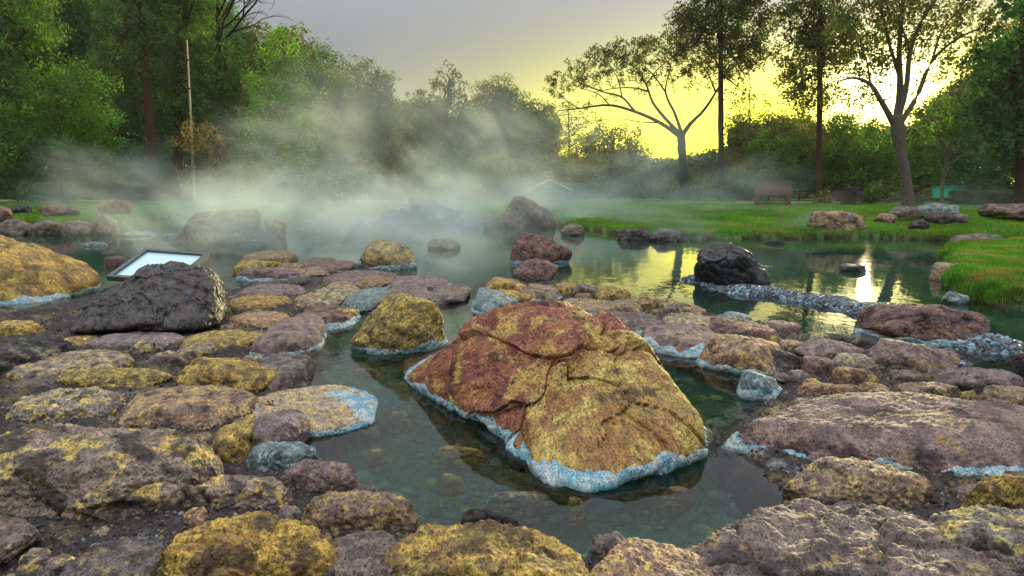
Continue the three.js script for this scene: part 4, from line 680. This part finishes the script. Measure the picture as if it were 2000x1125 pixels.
{ // the wood behind, one dark mass of leaves
  reseed(777); const list = [];
  for (let k = 0; k < 52000; k++) {
    const a = rr(-0.80, 0.80), r = rr(60, 75), x = r * Math.sin(a), z = -r * Math.cos(a), u = 1000 + FOCAL * Math.tan(a);
    const tall = u < 420 ? 20 : u < 700 ? mix(20, 9.5, (u - 420) / 280) : u < 1080 ? 8.5 : u < 1420 ? 3.6 : u < 1780 ? 6.2 : mix(7, 16, Math.min(1, (u - 1780) / 200));
    const y = tall * Math.sqrt(rnd()) * (0.85 + 0.3 * n3(x * 0.12, 0, z * 0.12)) + 0.3;
    const q = Math.exp(rr(-0.5, 0.5)), c = LEAF[u < 500 ? 'deep' : 'dusk'];
    list.push([M4(x, y, z, rr(1.4, 2.6), anyTurn()), new THREE.Color(c[0] * q, c[1] * q, c[2] * q)]);
  }
  scatter('far_wood', leafShapes[2], leafMat, list);
}
tag(scene.getObjectByName('far_wood'), 'dark mass of leaves of the wood behind all trees', 'wood');
console.log('trees done');

// ---------------------------------------------------------------- built things
const plain = (hex, rough = 0.8, metal = 0) => new THREE.MeshStandardMaterial({ color: hex, roughness: rough, metalness: metal, bumpMap: barkMap, bumpScale: 0.004 });
const box = (w, h, d, x = 0, y = 0, z = 0) => { const g = new THREE.BoxGeometry(w, h, d); g.translate(x, y, z); return g; };
const wood = plain('#6a3a28'), darkWood = plain('#3a2a26'), paleRoof = plain('#b9ad84'), slate = plain('#4a4048');
const lawnAt = (u, z, v = 395) => { const p = atDepth(u, v, z); p.y = ground(p.x, p.z)[0]; return p; };
{ // information panel leaning on the dark boulder
  const t = thing('information_panel', 'tilted pale blue panel in a dark frame behind the black boulder', 'panel');
  const z = onLevel(290, 640, 0.06).z - 0.62, a = atDepth(216, 546, z + 0.12), b = atDepth(352, 556, z + 0.12), d = atDepth(292, 491, z - 0.52), c = atDepth(390, 502, z - 0.52);
  const mid = new THREE.Vector3().add(a).add(b).add(c).add(d).multiplyScalar(0.25), X = b.clone().sub(a).add(c).sub(d).normalize(), Z = a.clone().sub(d).add(b).sub(c).normalize(), Y = new THREE.Vector3().crossVectors(Z, X).normalize(), w = a.distanceTo(b), l = a.distanceTo(d);
  t.position.set(mid.x, 0, mid.z);
  const skew = new THREE.Matrix4().makeBasis(b.clone().sub(a).normalize(), Y, a.clone().sub(d).normalize()).setPosition(0, mid.y, 0);
  const put = (g) => g.applyMatrix4(skew);
  part('board', put(box(w, 0.02, l)), plain('#4a5254', 0.5), t);
  part('panel_face', put(box(w - 0.09, 0.008, l - 0.09, 0, 0.0145, 0)), new THREE.MeshPhysicalMaterial({ color: '#b5dcec', roughness: 0.22, clearcoat: 0.6, clearcoatRoughness: 0.1 }), t);  // glossy sheet, the reflected sky put into its pale blue colour
  for (const [x, zz, ww, ll] of [[0, l / 2 - 0.0225, w, 0.045], [0, -l / 2 + 0.0225, w, 0.045], [w / 2 - 0.0225, 0, 0.045, l - 0.092], [-w / 2 + 0.0225, 0, 0.045, l - 0.092]]) part('frame_bar', put(box(ww, 0.034, ll, x, 0.0275, zz)), plain('#59625f', 0.55), t);
  for (const s of [-0.3, 0.3]) part('post', box(0.08, mid.y + 0.5, 0.08, s * w, (mid.y - 0.52) / 2 - 0.02, 0), darkWood, t);
}
function hut(name, label, u, z, w, d, wall, rise, roofMat, wallMat, over = 0.5) {
  const t = thing(name, label, 'hut'), p = lawnAt(u, z); t.position.copy(p);
  for (const x of [-1, 1]) for (const q of [-1, 1]) part('post', box(0.14, wall, 0.14, x * (w / 2 - 0.1), wall / 2, q * (d / 2 - 0.1)), darkWood, t);
  const R = (s) => { const L = Math.hypot(w / 2 + over, rise), g = box(L, 0.08, d + over * 2, L / 2, 0, 0); g.rotateZ(-Math.atan2(rise, w / 2 + over)); g.translate(0, wall + rise * 0.82, 0); if (s < 0) g.rotateY(Math.PI); return g; };
  part('roof_slope', R(1), roofMat, t); part('roof_slope', R(-1), roofMat, t);
  part('back_wall', box(w - 0.3, wall * 0.9, 0.06, 0, wall * 0.45, -d / 2 + 0.1), wallMat, t);
  part('counter', box(w - 0.4, 0.08, 0.5, 0, 0.85, d / 2 - 0.35), darkWood, t); part('counter_front', box(w - 0.5, 0.8, 0.05, 0, 0.4, d / 2 - 0.2), wallMat, t);
  return t;
}
hut('hut', 'small open hut with purplish low roof at left', 250, -43, 2.0, 1.8, 1.0, 0.28, slate, darkWood, 0.35);
hut('hut', 'dark shed half lost in the steam left of centre', 738, -44, 1.5, 1.6, 1.35, 0.35, slate, plain('#4c2630'), 0.2);
hut('hut', 'hut with pale sloping roof in the steam behind the tallest boulder', 1072, -46, 2.6, 2.2, 0.8, 0.75, paleRoof, plain('#8c8a6a'), 0.25);
{
  const t = thing('ticket_stand', 'dark roofed notice stand in the steam under the slender tree', 'stand'); t.position.copy(lawnAt(543, -39));
  part('roof', box(1.2, 0.10, 0.7, 0, 1.05, 0), darkWood, t); part('board', box(1.05, 0.30, 0.05, 0, 0.84, 0), slate, t);
  for (const x of [-0.35, 0.35]) part('post', box(0.09, 1.0, 0.09, x, 0.5, 0), darkWood, t);
}
{
  const t = thing('wooden_sign', 'reddish wooden signboard on two thick legs on the lawn', 'sign'); t.position.copy(lawnAt(1509, -31.5));
  for (const x of [-0.74, 0.74]) part('leg', box(0.20, 1.12, 0.18, x, 0.54, 0), wood, t);
  for (let k = 0; k < 3; k++) part('plank', box(1.27, 0.185, 0.10, 0, 0.66 + k * 0.195, rr(-0.01, 0.01)), wood, t);
  part('top_rail', box(1.76, 0.07, 0.2, 0, 1.14, 0), wood, t); part('low_rail', box(1.27, 0.09, 0.09, 0, 0.16, 0), wood, t);
}
tree('flowering_shrub', 'purple flowering shrub behind dark planters at the lawn edge', { z: -34, trunk: [[1657, 396, 0.05], [1657, 382, 0.04], [1660, 372, 0.03]], blobs: [[1640, 382, 14, 12, 40], [1664, 374, 16, 12, 40], [1678, 382, 12, 10, 36]], leaf: 'violet', shape: 3, leafSize: 0.55, category: 'shrub' });
for (const [u, w, h, lab] of [[1650, 0.30, 0.66, 'taller dark square planter before the purple shrub'], [1662, 0.40, 0.5, 'wider dark square planter before the purple shrub']]) {
  const t = thing('planter', lab, 'planter'); t.position.copy(lawnAt(u, -33)); part('tub', box(w, h, 0.3, 0, h / 2, 0), plain('#4a3c34'), t); part('rim', box(w + 0.05, 0.05, 0.35, 0, h + 0.025, 0), plain('#54453c'), t); part('soil', box(w - 0.04, 0.03, 0.26, 0, h + 0.065, 0), plain('#2c2219'), t);
}
{
  const t = thing('shed', 'turquoise shed glimpsed between the stems at right', 'shed'); t.position.copy(lawnAt(1852, -39));
  const T = plain('#2fd0b4', 0.6);
  for (let k = 0; k < 9; k++) part('wall_sheet', box(0.215, 0.72, 0.04, -0.9 + k * 0.22, 0.66, k % 2 * 0.012), T, t);
  part('roof', box(2.4, 0.07, 1.5, 0, 1.08, -0.6), plain('#3c4a48'), t); part('base', box(2.1, 0.3, 0.1, 0, 0.15, 0), darkWood, t);
}
{ // clipped hedge
  reseed(640); const t = thing('hedge', 'clipped low hedge along the lawn at the right edge', 'hedge'), z = -33, p = lawnAt(1945, z), w = 4.2, list = []; t.position.copy(p);
  const st = new Builder(); for (let k = 0; k < 26; k++) { const x = rr(-w / 2 + 0.1, w / 2 - 0.1), zz = rr(-0.25, 0.25); st.tube([new THREE.Vector3(x, -0.05, zz), new THREE.Vector3(x + rr(-0.08, 0.08), 0.3, zz), new THREE.Vector3(x + rr(-0.15, 0.15), 0.58, zz)], [0.025, 0.02, 0.008], 6); }
  part('stems', st.geometry(), BARK.brown, t);
  for (let k = 0; k < 5200; k++) { const x = rr(-w / 2, w / 2), f = rnd(), y = f < 0.4 ? 0.62 + rr(-0.05, 0.05) : rr(0.03, 0.62), zz = f < 0.4 ? rr(-0.4, 0.4) : f < 0.75 ? 0.38 + rr(-0.06, 0.06) : rr(-0.4, 0.4), q = rr(0.6, 1.5), top = f < 0.5; list.push([M4(x, y, zz, rr(0.3, 0.5), anyTurn()), new THREE.Color(0.09 * q, 0.105 * q, 0.014 * q)]); }
  scatter('foliage', leafShapes[3], leafMat, list, t);
}
{ // slim pole and lamp post at left
  const t = thing('slim_pole', 'very tall slim pale pole before the left wood', 'pole'), z = -38, p = lawnAt(381, z), top = atDepth(365, 78, z).sub(p), b = new Builder(); t.position.copy(p);
  b.tube([new THREE.Vector3(0, -0.3, 0), top.clone().multiplyScalar(0.3), top.clone().multiplyScalar(0.65), top], [0.075, 0.065, 0.05, 0.035], 10); part('shaft', b.geometry(), plain('#b8a98a'), t);
  for (const f of [0.34, 0.71, 0.88]) { const g = new THREE.CylinderGeometry(0.075, 0.075, 0.08, 12); g.translate(top.x * f, top.y * f, top.z * f); part('clamp', g, darkWood, t); }
  const q = thing('lamp_post', 'short reddish lamp post with a white globe beside the pole', 'lamp post'); q.position.copy(lawnAt(357, -38.5));
  const c = new THREE.CylinderGeometry(0.045, 0.06, 0.95, 12); c.translate(0, 0.475, 0); part('post', c, wood, q); const s = new THREE.SphereGeometry(0.075, 16, 12); s.translate(0, 1.01, 0); part('globe', s, plain('#e8e8e4', 0.3), q);
}
tree('small_tree', 'small tree with yellow-brown flat crown beside the slim pole', { z: -37, trunk: [[357, 402, 0.06], [358, 372, 0.055], [374, 342, 0.05], [378, 300, 0.04]], barkKind: 'pale', limbs: [[[[376, 308], [400, 292, 0.2], [425, 280, 0.4]], 0.035, 0.012], [[[377, 302], [350, 285, -0.2], [335, 275, -0.3]], 0.03, 0.01], [[[372, 346], [400, 338, 0.3], [440, 332, 0.5]], 0.03, 0.01], [[[358, 372], [345, 335, 0], [332, 312, 0.2]], 0.035, 0.012], [[[343, 330, 0], [350, 305, 0.3]], 0.02, 0.008], [[[338, 322, 0.1], [320, 318, 0.2]], 0.02, 0.008]], blobs: [[395, 268, 48, 26, 26], [355, 276, 26, 16, 14], [430, 300, 26, 18, 18], [425, 325, 30, 16, 16], [400, 248, 30, 14, 12]], autoLimbs: false, leaf: 'gold', shape: 2, leafSize: 0.75 });
{ // pale kerb of the path along the far lawn
  const kerb = plain('#c2bfae');
  for (const [u0, u1, z, lab] of [[-60, 120, -41, 'pale low wall along the path at the left edge'], [146, 196, -40, 'short pale kerb left of the reddish rock'], [1440, 1480, -36, 'pale kerb left of the wooden signboard'], [1545, 1760, -36, 'long pale kerb behind the brown lawn boulder'], [640, 900, -40, 'pale path edge in the steam before the dark shed']]) {
    const a = lawnAt(u0, z), b = lawnAt(u1, z), g = box(b.x - a.x, 0.16, 0.2, 0, 0.08, 0), m = shade(new THREE.Mesh(g, kerb)); m.name = numbered('kerb'); m.position.set((a.x + b.x) / 2, Math.min(a.y, b.y) - 0.02, z); tag(m, lab, 'kerb'); scene.add(m);
  }
  for (const [u0, u1, z, lab] of [[110, 180, -42, 'dark low rail bench left of the hut'], [265, 325, -42, 'dark low rail bench right of the hut']]) {
    const a = lawnAt(u0, z), b = lawnAt(u1, z), t = thing('bench', lab, 'bench'), w = b.x - a.x; t.position.set((a.x + b.x) / 2, Math.min(a.y, b.y), z);
    part('seat', box(w, 0.07, 0.35, 0, 0.45, 0), slate, t); for (const s of [-0.45, 0, 0.45]) part('leg', box(0.12, 0.42, 0.3, s * w, 0.21, 0), slate, t);
  }
}
console.log('built things done');

// ---------------------------------------------------------------- steam rising from the hot water
{
  reseed(900);
  // one wisp: a gently curved veil of droplets that thins out to nothing at its ragged rim
  const wisp = () => {
    const P = [], C = [], I = [], G = 18, bend = rr(-0.1, 0.1), twist = rr(-0.1, 0.1), o = rr(0, 90);
    for (let j = 0; j <= G; j++) for (let i = 0; i <= G; i++) {
      const a = 2 * i / G - 1, c = 2 * j / G - 1, d = (a * a + c * c) * (1 + 0.45 * n3(a * 1.3 + o, c * 1.3, 3));
      P.push(a, c, bend * d + twist * a * c); const e = Math.max(0, 1 - d) * Math.max(0, 1 - a * a) * Math.max(0, 1 - c * c); C.push(1, 1, 1, Math.min(1, e * (1 + 0.55 * n3(a * 2 + o, c * 2.4, 8))));
    }
    for (let j = 0; j < G; j++) for (let i = 0; i < G; i++) { const s = j * (G + 1) + i; if (Math.max(C[s * 4 + 3], C[s * 4 + 7], C[(s + G + 1) * 4 + 3], C[(s + G + 2) * 4 + 3]) > 0.012) I.push(s, s + 1, s + G + 1, s + 1, s + G + 2, s + G + 1); }
    const g = new THREE.BufferGeometry(); g.setAttribute('position', new THREE.Float32BufferAttribute(P, 3)); g.setAttribute('color', new THREE.Float32BufferAttribute(C, 4)); g.setIndex(I); g.computeVertexNormals(); return g;
  };
  const steamMat = new THREE.MeshPhysicalMaterial({ name: 'steam', color: new THREE.Color(0.82, 0.97, 0.98), vertexColors: true, transparent: true, opacity: 0.145, roughness: 1, transmission: 0.5, thickness: 0, specularIntensity: 0, depthWrite: false });
  const lists = [[], [], []], white = new THREE.Color(1, 1, 1);
  let made = 0;
  const dense = (x, y, z) => {                                        // low over the water, with plumes
    const u = 1000 + FOCAL * x / -z;
    const low = Math.exp(-y / 0.7) * sm(1230, 930, u) * sm(60, 420, u) * 0.8 + 0.05 * Math.exp(-y / 0.6) * sm(1050, 1300, u) + 0.38 * Math.exp(-y / 1.3) * sm(1060, 1180, u) * sm(1500, 1320, u) * sm(-20, -25, z);
    const plume = sm(5.2, 1.0, y) * Math.exp(-Math.pow((u - 960) / 220, 2)) * 0.26 + sm(3.6, 0.6, y) * Math.exp(-Math.pow((u - 600) / 260, 2)) * 0.20;
    return (low + plume) * sm(-0.25, 0.45, fbm(x * 0.28 + 0.15 * y, y * 0.30, z * 0.2, 4) + 0.05);
  };
  for (let k = 0; k < 90000 && made < 150; k++) {
    const z = -rr(9, 36), x = z * -rr(-0.82, 0.72), y = 4.2 * Math.pow(rnd(), 2.3);
    const d = dense(x, y, z) * sm(-7, -18, z); if (rnd() > d) continue;
    const s = rr(0.7, 1.6) * (0.5 + 0.5 * Math.min(1.6, -z / 22)) * (0.9 + 0.14 * y), turn = new THREE.Quaternion().setFromEuler(new THREE.Euler(rr(-0.6, 0.6), rr(-0.8, 0.8), rr(-0.35, 0.35)));
    lists[made++ % 3].push([new THREE.Matrix4().compose(new THREE.Vector3(x, y + 0.35 * s, z), turn, new THREE.Vector3(s * 1.7, s * 0.95, s)), white]);
  }
  lists.forEach((l, k) => tag(scatter(k ? 'steam_00' + k : 'steam', wisp(), steamMat, l), ['white steam drifting over the hot water', 'thin wisps of steam among the drifting steam', 'ragged veils of steam among the drifting steam'][k], 'steam'));
}

scene.fog = new THREE.FogExp2(new THREE.Color(0.95, 0.95, 0.86), 0.0003);                // thin morning haze
renderer.render(scene, camera);
